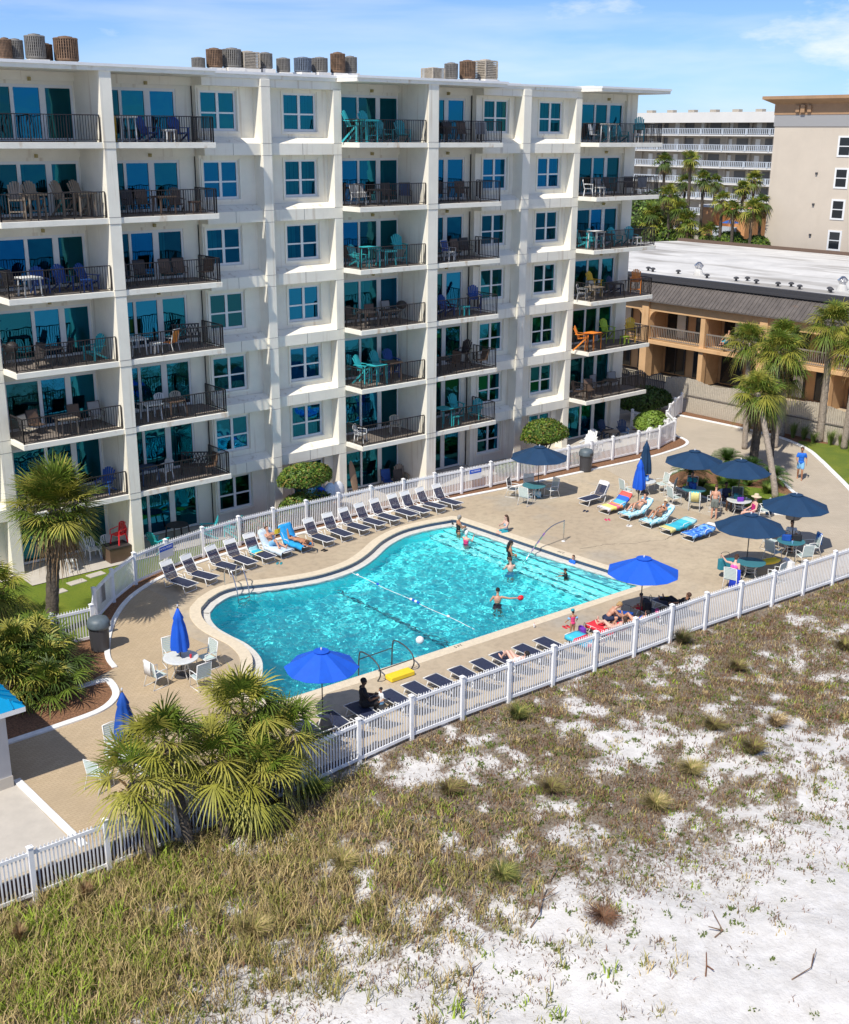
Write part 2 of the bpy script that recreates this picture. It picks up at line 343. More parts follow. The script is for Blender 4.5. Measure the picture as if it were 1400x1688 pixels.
for q in range(4):      # wide entry steps along the right-hand edge
    mb = MB(); x1 = 36.75; x0 = 35.95-.42*q; mb.box(x0, x1-.002*q, 28.85, 40.25, -1.3-.01*q, -.33-.2*q); mb.build('pool_step', 'step_mat', pool)
    mb = MB(); mb.box(x0-.01, x0+.03, 28.85, 40.25, -.40-.2*q, -.325-.2*q); mb.build('step_nosing', 'black_tile', pool)
mb = MB()
for a in range(28): mb.box(27.5, 27.64, 29.3+a*.34, 29.3+a*.34+.3, dep(27.57)-.03, dep(27.57)+.02)
mb.build('floor_stripe', 'black_tile', pool)
n = NT('water'); n.t.nodes.remove(n.b); gn = n.n('ShaderNodeBsdfGlass'); gn.inputs['IOR'].default_value = 1.22; gn.inputs['Roughness'].default_value = 0; gn.inputs[0].default_value = (.96,1,1,1)
n.l(gn.outputs[0], n.out.inputs[0])
# real ripples: a fine wave mesh whose refraction focuses the sun on the pool floor
wst = .06; wx = np.arange(18.3, 37.2, wst); wy = np.arange(28.6, 41.3, wst); WX, WY = np.meshgrid(wx, wy, indexing='ij'); WZ = np.zeros_like(WX); rs = np.random.RandomState(5)
for _ in range(60):
    k_ = rs.uniform(6, 34); th = rs.uniform(0, 6.28); WZ += .055/k_*np.sin(k_*(np.cos(th)*WX+np.sin(th)*WY)+rs.uniform(0, 6.28))
WZ *= .85+.35*np.sin(WX*.5+WY*.3)*np.sin(WY*.55-WX*.2+1)
pa = np.array(offset(LEDGE, -.04)); ins = np.zeros(WX.shape, bool)
for a in range(len(pa)):
    (x1, y1), (x2, y2) = pa[a], pa[(a+1) % len(pa)]; ins ^= ((y1 > WY) != (y2 > WY)) & (WX < (x2-x1)*(WY-y1)/(y2-y1+1e-12)+x1)
mf = ins[:-1,:-1] | ins[1:,:-1] | ins[:-1,1:] | ins[1:,1:]
i, j = np.meshgrid(np.arange(len(wx)-1), np.arange(len(wy)-1), indexing='ij'); nw = len(wy); k = (i*nw+j)[mf]
water = npmesh('water', np.stack([WX, WY, WZ-.235], -1).reshape(-1, 3), np.stack([k, k+nw, k+nw+1, k+1], -1), 'water', smooth=True)
bm = bmesh.new(); bm.from_mesh(water.data); bmesh.ops.delete(bm, geom=[v for v in bm.verts if not v.link_faces], context='VERTS'); bm.to_mesh(water.data); bm.free()
struct(water); water.cycles.is_caustics_caster = True
for q in S.objects:
    if q.name.startswith(('basin', 'pool_step', 'step_nosing', 'floor_stripe')): q.cycles.is_caustics_receiver = True
# ---------------------------------------------------------------- paving, beds, lawns, kerbs
struct(sheet('brick_paving', [(10.55,26.0),(18.3,25.4),(18.0,29.6),(18.9,32.6),(19.6,34.3),(19.3,36.5),(19.8,38.4),(20.6,40.1),(20.4,41.7),(19.2,40.8),(17.6,38.9),(16.3,36.6),(15.3,34.3),(14.5,32.85),(10.4,32.6)], .004, 'pavers_left'))
struct(sheet('brick_path', [(46.5,37.5),(48,39),(49,41.6),(52.3,41.5),(54.7,41.6),(57,42.1),(58.3,43.2),(60.5,45.6),(62.8,47.2),(63.1,41.6),(62.95,39.3),(61.7,36.8),(58.6,33.3),(56,30.7),(52,26.8),(48,24),(46,24),(46.5,29)], .004, 'pavers_right'))
struct(sheet('kiosk_slab', [(2,25.95),(10.3,25.85),(10.3,30.2),(2,30.2)], .008, pm('pale_concrete', (.50,.46,.40), .85, var=.06, vs=2)))
def kerb(pts, name='kerb', w=.2, h=.06, closed=False):
    c = cat_rom(pts, 5, closed); mb = MB(); ribbon(mb, offset(c, w/2, closed), offset(c, -w/2, closed), .0, h, closed); o = mb.build(name, 'curb', bevel=.015); struct(o); return c
kb = [(16.0,35.4),(16.3,36.6),(17.6,38.9),(19.2,40.8),(21,42.0),(23,42.7),(26,43.1),(30,43.2),(35,43.1),(38.7,42.75),(42.8,42.3),(47.6,41.95),(52.3,41.6),(54.7,41.65),(56.9,42.0),(57.9,42.9),(58.3,44.4)]
kc = kerb(kb)
struct(sheet('mulch_bed', kc+[(58.2,46.7),(50,46.7),(16,46.7),(14,38)], .006, 'mulch'))
RC = [(62.94,47.3),(63.1,44.5),(63.16,41.6),(62.95,39.3),(61.8,36.8),(60.2,34.9),(58.7,33.3),(56.2,30.7),(53.5,28.2),(50.6,25.8),(47.5,23.8)]
rc = kerb(RC, w=.28)
struct(sheet('mulch_strip', rc[:30]+[(64.4,36.6),(64.5,38),(64.2,42),(64.1,48)], .012, 'mulch'))
struct(sheet('right_lawn', [p for p in rc if p[1] < 38.2]+[(47.5,22.9),(64.4,22),(64.4,35),(63.6,37.3),(63.2,38.2)], .018, 'lawn'))
ISL = [(49.6,37.6),(50.6,38.4),(52.6,38.7),(55.0,38.3),(56.1,36.7),(55.3,34.6),(53.6,32.6),(52.4,31.2),(50.9,30.0),(49.5,30.4),(48.9,32.2),(48.8,34.4),(49.0,36.2)]
isl = kerb(ISL, w=.2, closed=True)
struct(sheet('planting_island', isl, .012, 'mulch'))
struct(sheet('island_grass', cat_rom([(49.4,36.4),(50.6,36.8),(51.6,35.2),(52.6,33.6),(52.4,32.0),(50.9,30.4),(49.8,30.7),(49.3,32.3),(49.2,34.4)], 4), .020, 'lawn_dark'))
lb = kerb([(9,32.55),(11.2,32.6),(12.8,32.62),(14.2,32.75),(15.05,33.4),(15.35,34.4),(15.2,34.7),(14.2,34.75)], w=.24)
struct(sheet('left_bed', lb+[(16.0,35.4),(16.2,37.2),(9,37.6)], .010, 'mulch'))
kerb([(10.4,30.3),(10.43,28.0),(10.47,25.95)], w=.22)
struct(sheet('left_lawn', [(5,37.9),(13.5,38.0),(16.6,38.5),(18.6,41.1),(20.2,42.3),(22.1,43.0),(24,43.5),(27,43.8),(27,44.75),(17,44.75),(17,47),(5,47)], .016, 'lawn_dark'))
struct(sheet('patio_slab', [(5,45.9),(16.9,45.9),(16.9,44.7),(27.2,44.7),(27.2,47.2),(5,47.2)], .05, 'pale_concrete'))
struct(sheet('patio_slab', [(33.6,44.6),(43.6,44.6),(43.6,47.2),(33.6,47.2)], .05, 'pale_concrete'))
struct(sheet('patio_slab', [(48.6,44.1),(57.2,44.1),(57.2,47.2),(48.6,47.2)], .05, 'pale_concrete'))
for i, (x, y) in enumerate([(17.4,43.4),(18.5,43.95),(19.5,44.25)]):
    mb = MB(); mb.cb((x, y, .03), (.75, .42, .05), .12); o = mb.build('stepping_stone', 'pale_concrete', bevel=.01)
    tag(o, 'square pale stepping stone in the grass, '+['nearest the left palm trunk','between the two other stones','nearest the curving fence'][i], 'stepping stone', 'stepping stones in the left lawn')
# retaining wall under the deck edge on the left
pm('retaining', (.09,.05,.045), .9, var=.3, vs=5)
ed = [p for p in deck_poly if -5 < p[0] < 23]; mb = MB(); ribbon(mb, ed, [(x, y+.12) for x, y in ed], -1.0, -.01)
o = mb.build('retaining_wall', 'retaining'); tag(o, 'dark brown retaining wall below the deck behind the left part of the seaward fence', 'retaining wall')
# ---------------------------------------------------------------- picket fences
def fence(name, label, pts, zf, h=1.38, pick=.105, cat='fence'):
    f = thing(name, label, cat, (pts[0][0], pts[0][1], zf(*pts[0])))
    off = Vector((pts[0][0], pts[0][1], zf(*pts[0]))); T = Matrix.Translation(-off)
    for i, (x, y) in enumerate(pts):
        z = zf(x, y); mb = MB(); mb.M = T
        mb.box(x-.065, x+.065, y-.065, y+.065, z-.15, z+h+.04); mb.box(x-.08, x+.08, y-.08, y+.08, z+h+.04, z+h+.07)
        mb.add([(x-.065,y-.065,z+h+.07),(x+.065,y-.065,z+h+.07),(x+.065,y+.065,z+h+.07),(x-.065,y+.065,z+h+.07),(x,y,z+h+.12)], [(0,1,4),(1,2,4),(2,3,4),(3,0,4),(3,2,1,0)])
        mb.build('fence_post', 'vinyl', f)
        if i == len(pts)-1: continue
        x2, y2 = pts[i+1]; z2 = zf(x2, y2); L = math.hypot(x2-x, y2-y); mb = MB(); mb.M = T
        dx, dy = (x2-x)/L, (y2-y)/L; a = .062
        P = lambda s, z_: (x+dx*s, y+dy*s, z+(z2-z)*s/L+z_)
        mb.bar(P(a, .12), P(L-a, .12), .045, .10); mb.bar(P(a, h-.13), P(L-a, h-.13), .05, .10)
        k = int((L-.16)/pick); st = (L-.13)/(k+1)
        for q in range(k):
            s_ = .065+st*(q+1); ang = math.atan2(dy, dx); c = P(s_, 0); zt = h-.04
            w = .021; px, py = dx*w, dy*w; tx, ty = -dy*.009, dx*.009
            b0 = [(c[0]-px-tx, c[1]-py-ty), (c[0]+px-tx, c[1]+py-ty), (c[0]+px+tx, c[1]+py+ty), (c[0]-px+tx, c[1]-py+ty)]
            mb.add([(*b, c[2]+.05) for b in b0]+[(*b, c[2]+zt) for b in b0]+[(c[0]-tx, c[1]-ty, c[2]+zt+.05), (c[0]+tx, c[1]+ty, c[2]+zt+.05)],
                   [(0,3,2,1),(0,1,5,4),(2,3,7,6),(1,2,6,5),(3,0,4,7),(4,5,8),(6,7,9),(5,6,9,8),(7,4,8,9)])
        mb.build('picket_panel', 'vinyl', f)
    return f
fx = [4.9+2.0*i for i in range(23)]
fence('picket_fence', 'white vinyl picket fence between the pool deck and the dune grass', [(x, float(fy(x))) for x in fx], lambda x, y: float(hz(x, y-.1))+.06, 1.42)
bp_ = [(13.0,38.1),(15.0,38.2),(16.5,38.1),(17.3,39.6),(18.72,41.0),(20.3,42.2),(22.1,42.85),(24.15,43.3),(26.2,43.6),(28.1,43.66),(29.95,43.66),(31.85,43.64),(33.8,43.6),(35.8,43.5),(37.75,43.35),(39.5,43.2),(41.5,43.1),(43.46,43.0),(45.46,42.9),(47.2,42.8),(49.0,42.7),(50.75,42.6),(52.9,42.5),(54.87,42.5),(57.1,43.1)]
fence('picket_fence', 'white vinyl picket fence curving behind the pool loungers below the balconies', bp_, lambda x, y: .02, 1.34)
fence('picket_fence', 'short white picket fence closing the last patio beside the wooden board fence', [(57.3,43.3),(58.6,44.9),(60.3,46.0),(62.0,46.9),(63.6,47.6)], lambda x, y: .02, 1.3)
fence('picket_fence', 'white picket fence on the right side of the ground floor patio with the toy horse', [(57.5,46.8),(57.4,45.3),(57.2,43.7)], lambda x, y: .02, 1.2)

cr_ = [(36.2,34.35),(37.0,33.9),(37.9,33.45),(38.7,33.2),(39.5,32.95),(40.3,32.4),(41.1,32.15),(41.9,31.75),(42.6,31.9),(43.4,32.35),(44.3,32.6)]
cc = [(x+rnd.uniform(-.05,.05), y+rnd.uniform(-.05,.05)) for x, y in cat_rom([p for p in cr_ if p[0] > 37.3], 5, False)]
struct(sheet('deck_crack', [(x, y+rnd.uniform(.008,.022)) for x, y in cc]+[(x, y-rnd.uniform(.008,.022)) for x, y in cc[::-1]], .003, pm('crack_dark', (.10,.085,.065), .95)))
# ================================================================ condominium
def glass(name, fac, bd, tint):    # tinted glazing: part mirror of sky and ground, part dim view of the room
    n = NT(name); nn = n.noise(.9, 2, .5, n.map((1, 1, .8))); bq = n.n('ShaderNodeBump'); bq.inputs['Strength'].default_value = .35; bq.inputs['Distance'].default_value = bd; n.l(nn, bq.inputs['Height'])
    gl = n.n('ShaderNodeBsdfGlossy'); gl.inputs['Roughness'].default_value = .015; gl.inputs[0].default_value = (*tint, 1); n.l(bq.outputs[0], gl.inputs['Normal'])
    tr_ = n.n('ShaderNodeBsdfTransparent'); tr_.inputs[0].default_value = (.035,.25,.28,1) if fac > .5 else (.08,.38,.42,1)
    ms = n.n('ShaderNodeMixShader'); ms.inputs[0].default_value = fac; n.l(tr_.outputs[0], ms.inputs[1]); n.l(gl.outputs[0], ms.inputs[2]); n.l(ms.outputs[0], n.out.inputs[0]); return name
GL = [glass('glass_a', .60, .05, (.018,.20,.30)), glass('glass_b', .45, .07, (.02,.19,.27)), glass('glass_c', .72, .04, (.014,.17,.32)), glass('glass_d', .36, .06, (.03,.19,.25))]
pm('ac_grey', (.19,.18,.165), .6, var=.15, vs=6); pm('ac_brown', (.17,.105,.065), .8, var=.35, vs=5); pm('ac_tan', (.40,.35,.28), .7, var=.2, vs=6); pm('ac_slate', (.13,.16,.21), .5, var=.2, vs=6)
pm('roof_white', (.72,.70,.66), .9, var=.08, vs=.6, bump=.3, bs=12)
pm('stone_floor', (.20,.17,.145), .8, var=.12, vs=4)
YF, YW, YG = 44.85, 46.75, 47.15
RZ = 20.20
condo = thing('condo_building', 'cream seven storey condominium with railed balconies and rooftop condensers beside the pool', 'apartment building', (0, 0, 0))
COLS = [(17.2,21.6),(22.1,26.7),(34.28,38.45),(39.08,43.5),(50.82,56.3)]
zb = lambda k: 2.9*k+.15 if k else .05
# party walls with the exposed piers, storey bands on their ends
for x0, x1 in ((21.6, 22.1), (38.45, 39.08)):
    mb = MB(); mb.box(x0, x1, 44.80, 49.5, 0, RZ)
    for k in range(1, 7): mb.box(x0-.004, x1+.004, 44.79, 44.86, 2.9*k-.085, 2.9*k+.165)
    mb.build('party_wall', 'stucco', condo)
    mb = MB()
    for k in range(1, 7):
        for z in (2.9*k-.10, 2.9*k+.165): mb.box(x0-.006, x1+.006, 44.785, 44.87, z, z+.014)
    mb.build('wall_joint', 'groove', condo)
for x0, x1, y in ((29.78,30.26,46.03),(46.12,46.68,46.03),(33.82,34.28,46.2),(50.34,50.82,46.2),(13.2,13.7,46.03),(16.72,17.2,46.2)):
    mb = MB(); mb.box(x0, x1, y, 47.3, 0, RZ-.002); mb.build('pier', 'stucco', condo, bevel=.012)
    mb = MB()
    for k in range(1, 8): mb.box(x0-.004, x1+.004, y-.004, y+.1, 2.9*k-.42, 2.9*k-.408); mb.box(x0-.004, x1+.004, y-.004, y+.1, 2.9*k+.10, 2.9*k+.112) if k < 7 else None
    mb.build('wall_joint', 'groove', condo)
# window walls with openings, chamfered spandrels
def win_z(k): return 2.9*k+.62, 2.9*k+2.28
BAYS = [(26.92,33.82,[(27.10,28.92),(31.38,33.22)],[(26.92,29.78),(30.26,33.82)]),(43.34,50.34,[(43.88,45.66),(48.0,49.82)],[(43.34,46.12),(46.68,50.34)]),(.1,16.72,[(3.2,5.0),(9.6,11.4),(14.2,16.0)],[(.1,13.2),(13.7,16.72)])]
for x0, x1, wins, sp in BAYS:
    mb = MB(); ed = [x0]+[q for w in wins for q in w]+[x1]
    for i in range(0, len(ed), 2): mb.box(ed[i], ed[i+1], YW, YW+.3, 0, RZ-.001)
    for w in wins:
        zs = [0]+[q for k in range(7) for q in win_z(k)]+[RZ-.001]
        for i in range(0, len(zs), 2): mb.box(w[0], w[1], YW, YW+.3, zs[i], zs[i+1])
    mb.build('window_wall', 'stucco', condo)
    for a, b in sp:
        for k in range(1, 7):
            z = 2.9*k; mb = MB(); mb.extr([(46.76,z-.40),(46.2,z-.40),(46.2,z+.10),(46.60,z+.33),(46.76,z+.33)], 'X', a, b)
            mb.build('spandrel', 'stucco', condo)
            c = (a+b)/2; mb = MB(); mb.box(c-.006, c+.006, 46.192, 46.25, z-.398, z+.098); mb.build('wall_joint', 'groove', condo)
        mb = MB(); mb.box(a, b, 46.2, 46.76, RZ-.34, RZ-.003); mb.build('spandrel', 'stucco', condo)
    for w in wins:
        for k in range(7):
            z0, z1 = win_z(k); cx = (w[0]+w[1])/2; Y = YW+.07
            f = MB()
            f.box(w[0], w[0]+.09, Y, Y+.08, z0, z1); f.box(w[1]-.09, w[1], Y, Y+.08, z0, z1); f.box(w[0]+.09, w[1]-.09, Y, Y+.08, z1-.09, z1); f.box(w[0]+.09, w[1]-.09, Y, Y+.08, z0, z0+.10)
            f.box(cx-.065, cx+.065, Y-.006, Y+.07, z0+.10, z1-.09); zm = z0+.10+(z1-z0-.19)*.44; f.box(w[0]+.09, cx-.065, Y-.003, Y+.07, zm-.035, zm+.035); f.box(cx+.065, w[1]-.09, Y-.003, Y+.07, zm-.035, zm+.035)
            wo = f.build('window', 'frame_white', condo)
            g = MB(); g.add([(w[0]+.05,Y+.04,z0+.05),(w[1]-.05,Y+.04,z0+.05),(w[1]-.05,Y+.04,z1-.05),(w[0]+.05,Y+.04,z1-.05)], [(0,1,2,3)]); g.build('pane', rnd.choice(GL), wo)
            s = MB(); s.box(w[0]-.11, w[1]+.11, YW-.07, YW+.02, z0-.12, z0-.02)
            s.box(w[0]-.11, w[0]-.02, YW-.06, YW+.02, z0-.02, z1+.07); s.box(w[1]+.02, w[1]+.11, YW-.06, YW+.02, z0-.02, z1+.07)
            s.build('sill', 'stucco', wo)
            if rnd.random() < .6:
                c = MB(); cw = rnd.choice([.25, .45, .9]); 
                for j in range(int((w[1]-w[0])*cw/.12)): c.box(w[0]+.05+j*.12, w[0]+.15+j*.12, YW+.36+.03*(j % 2), YW+.38+.03*(j % 2), z0, z1)
                c.build('curtain', 'curtain', wo)
# glass walls behind the balconies
DOORS = [[(17.6,18.95),(19.1,20.15),(20.4,21.45)],[(22.45,23.55),(23.68,24.70),(24.98,26.08)],[(34.86,35.92),(36.04,37.08),(37.34,38.40)],[(39.25,40.2),(40.3,41.52),(41.80,42.85)],[(51.6,52.92),(53.06,54.0),(54.26,55.30)]]
DEND = [(17.2,21.6),(22.1,26.92),(34.28,38.45),(39.08,43.34),(50.82,56.3)]
for (x0, x1), dd in zip(DEND, DOORS):
    mb = MB(); ed = [x0, dd[0][0]-.1, dd[2][1]+.1, x1]
    for i in (0, 2):
        if ed[i+1]-ed[i] > .01: mb.box(ed[i], ed[i+1], YG, YG+.25, 0, RZ-.001)
    for k in range(7): mb.box(ed[1], ed[2], YG-.002, YG+.25, zb(k)+2.16, 2.9*(k+1)-.1 if k < 6 else RZ-.002); mb.box(x0+.002, x1-.002, YG-.12, YG-.004, zb(k)+2.30, (2.9*(k+1)-.085 if k < 6 else RZ-.003))
    mb.build('balcony_wall', 'stucco', condo)
    for k in range(7):
        z0 = zb(k)+.03; z1 = zb(k)+2.16; f = MB(); Y = YG+.03
        xs = [dd[0][0]-.1]+[q for d in dd for q in d]+[dd[2][1]+.1]
        for i in range(0, 8, 2): f.box(xs[i], xs[i+1], Y, Y+.09, z0, z1)
        for d in dd: f.box(d[0], d[1], Y, Y+.08, z1-.12, z1); f.box(d[0], d[1], Y, Y+.08, z0, z0+.11)
        fo = f.build('sliding_door', 'frame_white', condo)
        for d in dd: g = MB(); g.add([(d[0]-.02,Y+.04,z0+.05),(d[1]+.02,Y+.04,z0+.05),(d[1]+.02,Y+.04,z1-.05),(d[0]-.02,Y+.04,z1-.05)], [(0,1,2,3)]); g.build('pane', rnd.choice(GL), fo)
        c = MB()
        for d in dd:
            s_ = rnd.choice([0, 0, .2, .35, .5])
            for j in range(int((d[1]-d[0])*s_/.1)): c.box(d[0]+j*.1, d[0]+.08+j*.1, YG+.4+.03*(j % 2), YG+.42+.03*(j % 2), z0, z1)
        if c.v: c.build('curtain', 'curtain', fo)
# slabs, rails
def railing(x0, x1, k, left, right):
    z = zb(k); h = 1.02; y0 = YF+.10; mb = MB()
    def run(ax, a, b, c):
        n_ = max(1, int(abs(b-a)/.112)); P = (lambda s, z_: (s, c, z_)) if ax == 'X' else (lambda s, z_: (c, s, z_))
        mb.bar(P(a, z+h), P(b, z+h), .05, .035); mb.bar(P(a, z+.09), P(b, z+.09), .03, .03)
        for i in range(n_+1):
            s_ = a+(b-a)*i/n_; w = .04 if i % 13 == 0 or i == n_ else .02; q = P(s_, 0); mb.box(q[0]-w/2, q[0]+w/2, q[1]-w/2, q[1]+w/2, z-.0 if w > .02 else z+.09, z+h-.01)
    run('X', x0+.06, x1-.06, y0)
    if left: run('Y', y0, 46.15, x0+.07)
    if right: run('Y', y0, 46.70, x1-.07)
    mb.build('balcony_railing', 'railing', condo)
for ci, (x0, x1) in enumerate(COLS):
    for k in range(1, 7):
        z = zb(k); mb = MB(); e = .0
        mb.box(x0, x1, YF, YG+.01, z-.23, z); mb.build('balcony_slab', 'slab_edge', condo, bevel=.012)
        mb = MB(); mb.box(x0+.12, x1-.05, YF+.14, YG-.01, z+.002, z+.012); mb.build('balcony_floor', 'stone_floor', condo)
        railing(x0, x1, k, ci in (0, 2, 4), ci in (1, 3, 4))
for (x0, x1), k in [(c, k) for c in COLS for k in range(7)]:
    xc = (x0+x1)/2+.3; zc = (2.9*(k+1)-.085 if k < 6 else RZ)-.30; mb = MB(); mb.cb((xc, YG-.20, zc), (.09, .16, .14)); mb.cb((xc, YG-.30, zc+.03), (.05, .06, .05)); mb.build('balcony_scupper', pm('scupper_brass', (.42,.34,.14), .6), condo)  # small yellow-brown scupper below each slab, not a lamp
# end wall, interior mass, roof
mb = MB(); mb.box(55.5, 56.42, 46.95, 60, 0, RZ-.002); mb.build('end_wall', 'stucco', condo)
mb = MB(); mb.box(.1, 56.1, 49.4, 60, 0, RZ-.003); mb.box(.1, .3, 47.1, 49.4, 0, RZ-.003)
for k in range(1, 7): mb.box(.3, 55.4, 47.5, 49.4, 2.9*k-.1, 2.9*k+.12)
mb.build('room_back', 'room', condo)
def roof_outline(o):
    return [(0,62),(0,44.75-o),(16.9,44.75-o) if 0 else (0.01,44.75-o),(26.75+o,44.75-o),(26.95+o,46.12-o),(33.95,46.12-o),(34.1,44.75-o),(43.6+o,44.75-o),(43.8+o,46.12-o),(50.55,46.12-o),(50.7,44.75-o),(56.6+o,44.75-o),(56.6+o,62)]
mb = MB(); mb.prism(roof_outline(0), RZ, RZ+.16); rf = mb.build('roof', 'slab_edge', condo)
mb = MB(); mb.prism(roof_outline(.05), RZ+.162, RZ+.27); mb.build('roof_edging', 'white', rf)
mb = MB(); mb.prism([(x, y+(.35 if y < 50 else -.3)) for x, y in roof_outline(-.2)], RZ+.1, RZ+.30); mb.build('roof_gravel', 'roof_white', rf)
for x0, x1, y in ((18.5,25,50),(25.6,33.5,52.6),(29.5,41,51.2),(42.8,50,50.2)):
    mb = MB(); mb.box(x0, x1, y, y+3.2, RZ+.2, RZ+.52); mb.build('roof_platform', 'roof_white', rf)
def condenser(name, mat, sq):
    t = thing(name, 'x', 'air conditioner', (0,0,-50)); mb = MB()
    if sq:
        mb.box(-.42, .42, -.42, .42, 0, .06); mb.box(-.42, .42, -.42, .42, .92, 1.0)
        for i in range(9): mb.box(-.415, .415, -.415, .415, .09+i*.092, .145+i*.092)
        for a in (-.41, .41):
            for b in (-.41, .41): mb.box(a-.03, a+.03, b-.03, b+.03, .05, .95)
        mb.build('louvred_case', mat, t)
    else:
        mb.lathe([(.40,0),(.44,.05),(.44,.12)], 18); mb.lathe([(.45,.93),(.46,.97),(.42,1.0)], 18)
        for i in range(30): a = 2*math.pi*i/30; mb.cb((.43*math.cos(a), .43*math.sin(a), .5), (.03, .045, .9), a)
        for i in range(6): mb.lathe([(.425,.2+i*.13),(.44,.21+i*.13),(.425,.22+i*.13)], 18)
        mb.build('louvred_case', mat, t)
    mb = MB(); mb.lathe([(.37,.05),(.37,.95)], 14); mb.build('coil', 'dark_metal', t)
    mb = MB(); mb.lathe([(.28,.985),(.26,1.05),(.05,1.09)], 14); mb.build('fan_cap', mat, t)
    mb = MB(); mb.box(-.45, .45, -.45, .45, -.32, -.02); mb.build('stand', 'roof_white', t)
    return t
CP = {'g': condenser('condenser_unit', 'ac_grey', False), 'b': condenser('condenser_unit', 'ac_brown', False), 't': condenser('condenser_unit', 'ac_tan', True), 's': condenser('condenser_unit', 'ac_slate', False)}
AC = [(20.3,50.5,21.6,20.76,.5,'b'),(20.89,50.9,21.61,20.81,.62,'g'),(21.58,50.5,21.81,20.83,.81,'g'),(22.22,51.0,21.51,20.81,.6,'b'),(22.89,50.4,21.78,20.79,.98,'b'),(30.19,52,21.34,20.85,.63,'g'),(31.07,52,21.78,20.91,.75,'b'),(32.05,52,21.83,20.95,.88,'g'),(32.93,52,21.73,20.93,.89,'t'),(33.95,52,21.72,20.97,.70,'g'),(35.01,52,21.52,20.84,.67,'g'),(36.19,52,21.6,20.88,.86,'s'),(37.24,52,21.64,20.92,.8,'g'),(38.39,52,21.92,20.93,.75,'b'),(39.34,52.2,21.79,20.96,.7,'g'),(44.04,51,21.37,20.79,.92,'t'),(45.35,51,21.67,20.83,.73,'g'),(46.56,51,21.84,20.87,.87,'b'),(47.9,51,21.93,20.91,1.0,'t'),(48.9,51.5,21.68,20.91,.62,'b')]
cn = {'g': 'grey', 'b': 'rusty brown', 't': 'tan louvred', 's': 'slate blue'}
ordn = ['first', 'second', 'third', 'fourth', 'fifth', 'sixth', 'seventh', 'eighth', 'ninth', 'tenth', 'eleventh']
for i, (x, y, zt, z0, w, c) in enumerate(AC):
    gname, j = ('left', i) if i < 5 else ('middle', i-5) if i < 15 else ('right', i-15)
    o = put(CP[c], (x, y, z0), rnd.uniform(-.1, .1), f'{cn[c]} condenser, {ordn[j]} from the left in the {gname} rooftop cluster', 'air conditioning condensers on the condominium roof')
    o.scale = (w/.86, w/.86, (zt-z0)/1.06)
# ================================================================ motel on the right
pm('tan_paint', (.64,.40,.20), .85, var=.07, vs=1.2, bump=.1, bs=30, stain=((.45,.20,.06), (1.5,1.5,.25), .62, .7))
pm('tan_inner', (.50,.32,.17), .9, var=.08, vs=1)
pm('metal_roof', (.115,.10,.09), .55, var=.2, vs=1.5, stain=((.40,.20,.08), (.6,.25,.6), .68, .7))
pm('motel_glass', (.015,.02,.025), .1); pm('motel_rail', (.22,.19,.16), .7)
pm('membrane', (.60,.59,.56), .8, var=.12, vs=.35, stain=((.26,.24,.21), (.45,.09,.5), .50, .75))
mo = thing('motel_building', 'two storey tan motel with arched bays and ribbed metal mansard behind the board fence', 'motel', (72, 57, 0))
T = Matrix.Translation((-72, -57, 0))
def mbt(): m_ = MB(); m_.M = T; return m_
MX = 72.0; ZT = 6.1
ys = [68.5, 63.2, 57.6, 52.3, 47.0, 41.7, 36.4, 31.1, 25.8, 20.5]
for y in ys:
    big = ys.index(y) % 2 == 0
    m_ = mbt(); m_.box(MX-.45, MX+.35, y-.32, y+.32, 0, ZT) if big else m_.box(MX-.25, MX+.2, y-.2, y+.2, 0, 4.4 if False else ZT-.8); m_.build('column', 'tan_paint', mo)
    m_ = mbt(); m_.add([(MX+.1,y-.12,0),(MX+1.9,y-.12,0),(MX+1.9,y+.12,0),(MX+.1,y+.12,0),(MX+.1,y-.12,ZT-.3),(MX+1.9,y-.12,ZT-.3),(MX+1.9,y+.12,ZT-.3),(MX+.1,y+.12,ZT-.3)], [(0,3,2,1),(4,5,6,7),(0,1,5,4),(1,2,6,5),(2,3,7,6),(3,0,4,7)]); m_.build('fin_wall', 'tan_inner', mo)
m_ = mbt(); m_.box(MX-.3, MX+.3, 18, 78, 5.15, ZT)      # header beam with rounded haunches at the big columns
for y in ys[0::2]:
    for s_ in (-1, 1):
        pr = [(y+s_*.32, 5.16), (y+s_*.32, 4.4)]+[(y+s_*(.32+.75*(1-math.cos(a))), 4.4+.76*math.sin(a)) for a in [R(15*q) for q in range(1, 7)]]
        m_.extr([(u, w) for u, w in pr], 'X', MX-.28, MX+.28) if False else m_.add([(MX-.28, u, w) for u, w in pr]+[(MX+.28, u, w) for u, w in pr], [tuple(range(len(pr))), tuple(range(2*len(pr)-1, len(pr)-1, -1))]+[(i, len(pr)+i, len(pr)+(i+1) % len(pr), (i+1) % len(pr)) for i in range(len(pr))])
m_.build('header_beam', 'tan_paint', mo)
m_ = mbt(); m_.box(MX-.42, MX+2, 18, 78, 2.65, 2.9); m_.build('gallery_slab', 'tan_paint', mo)
m_ = mbt(); m_.box(MX+2, MX+2.2, 18, 78, 0, ZT); m_.build('rear_wall', 'tan_inner', mo)
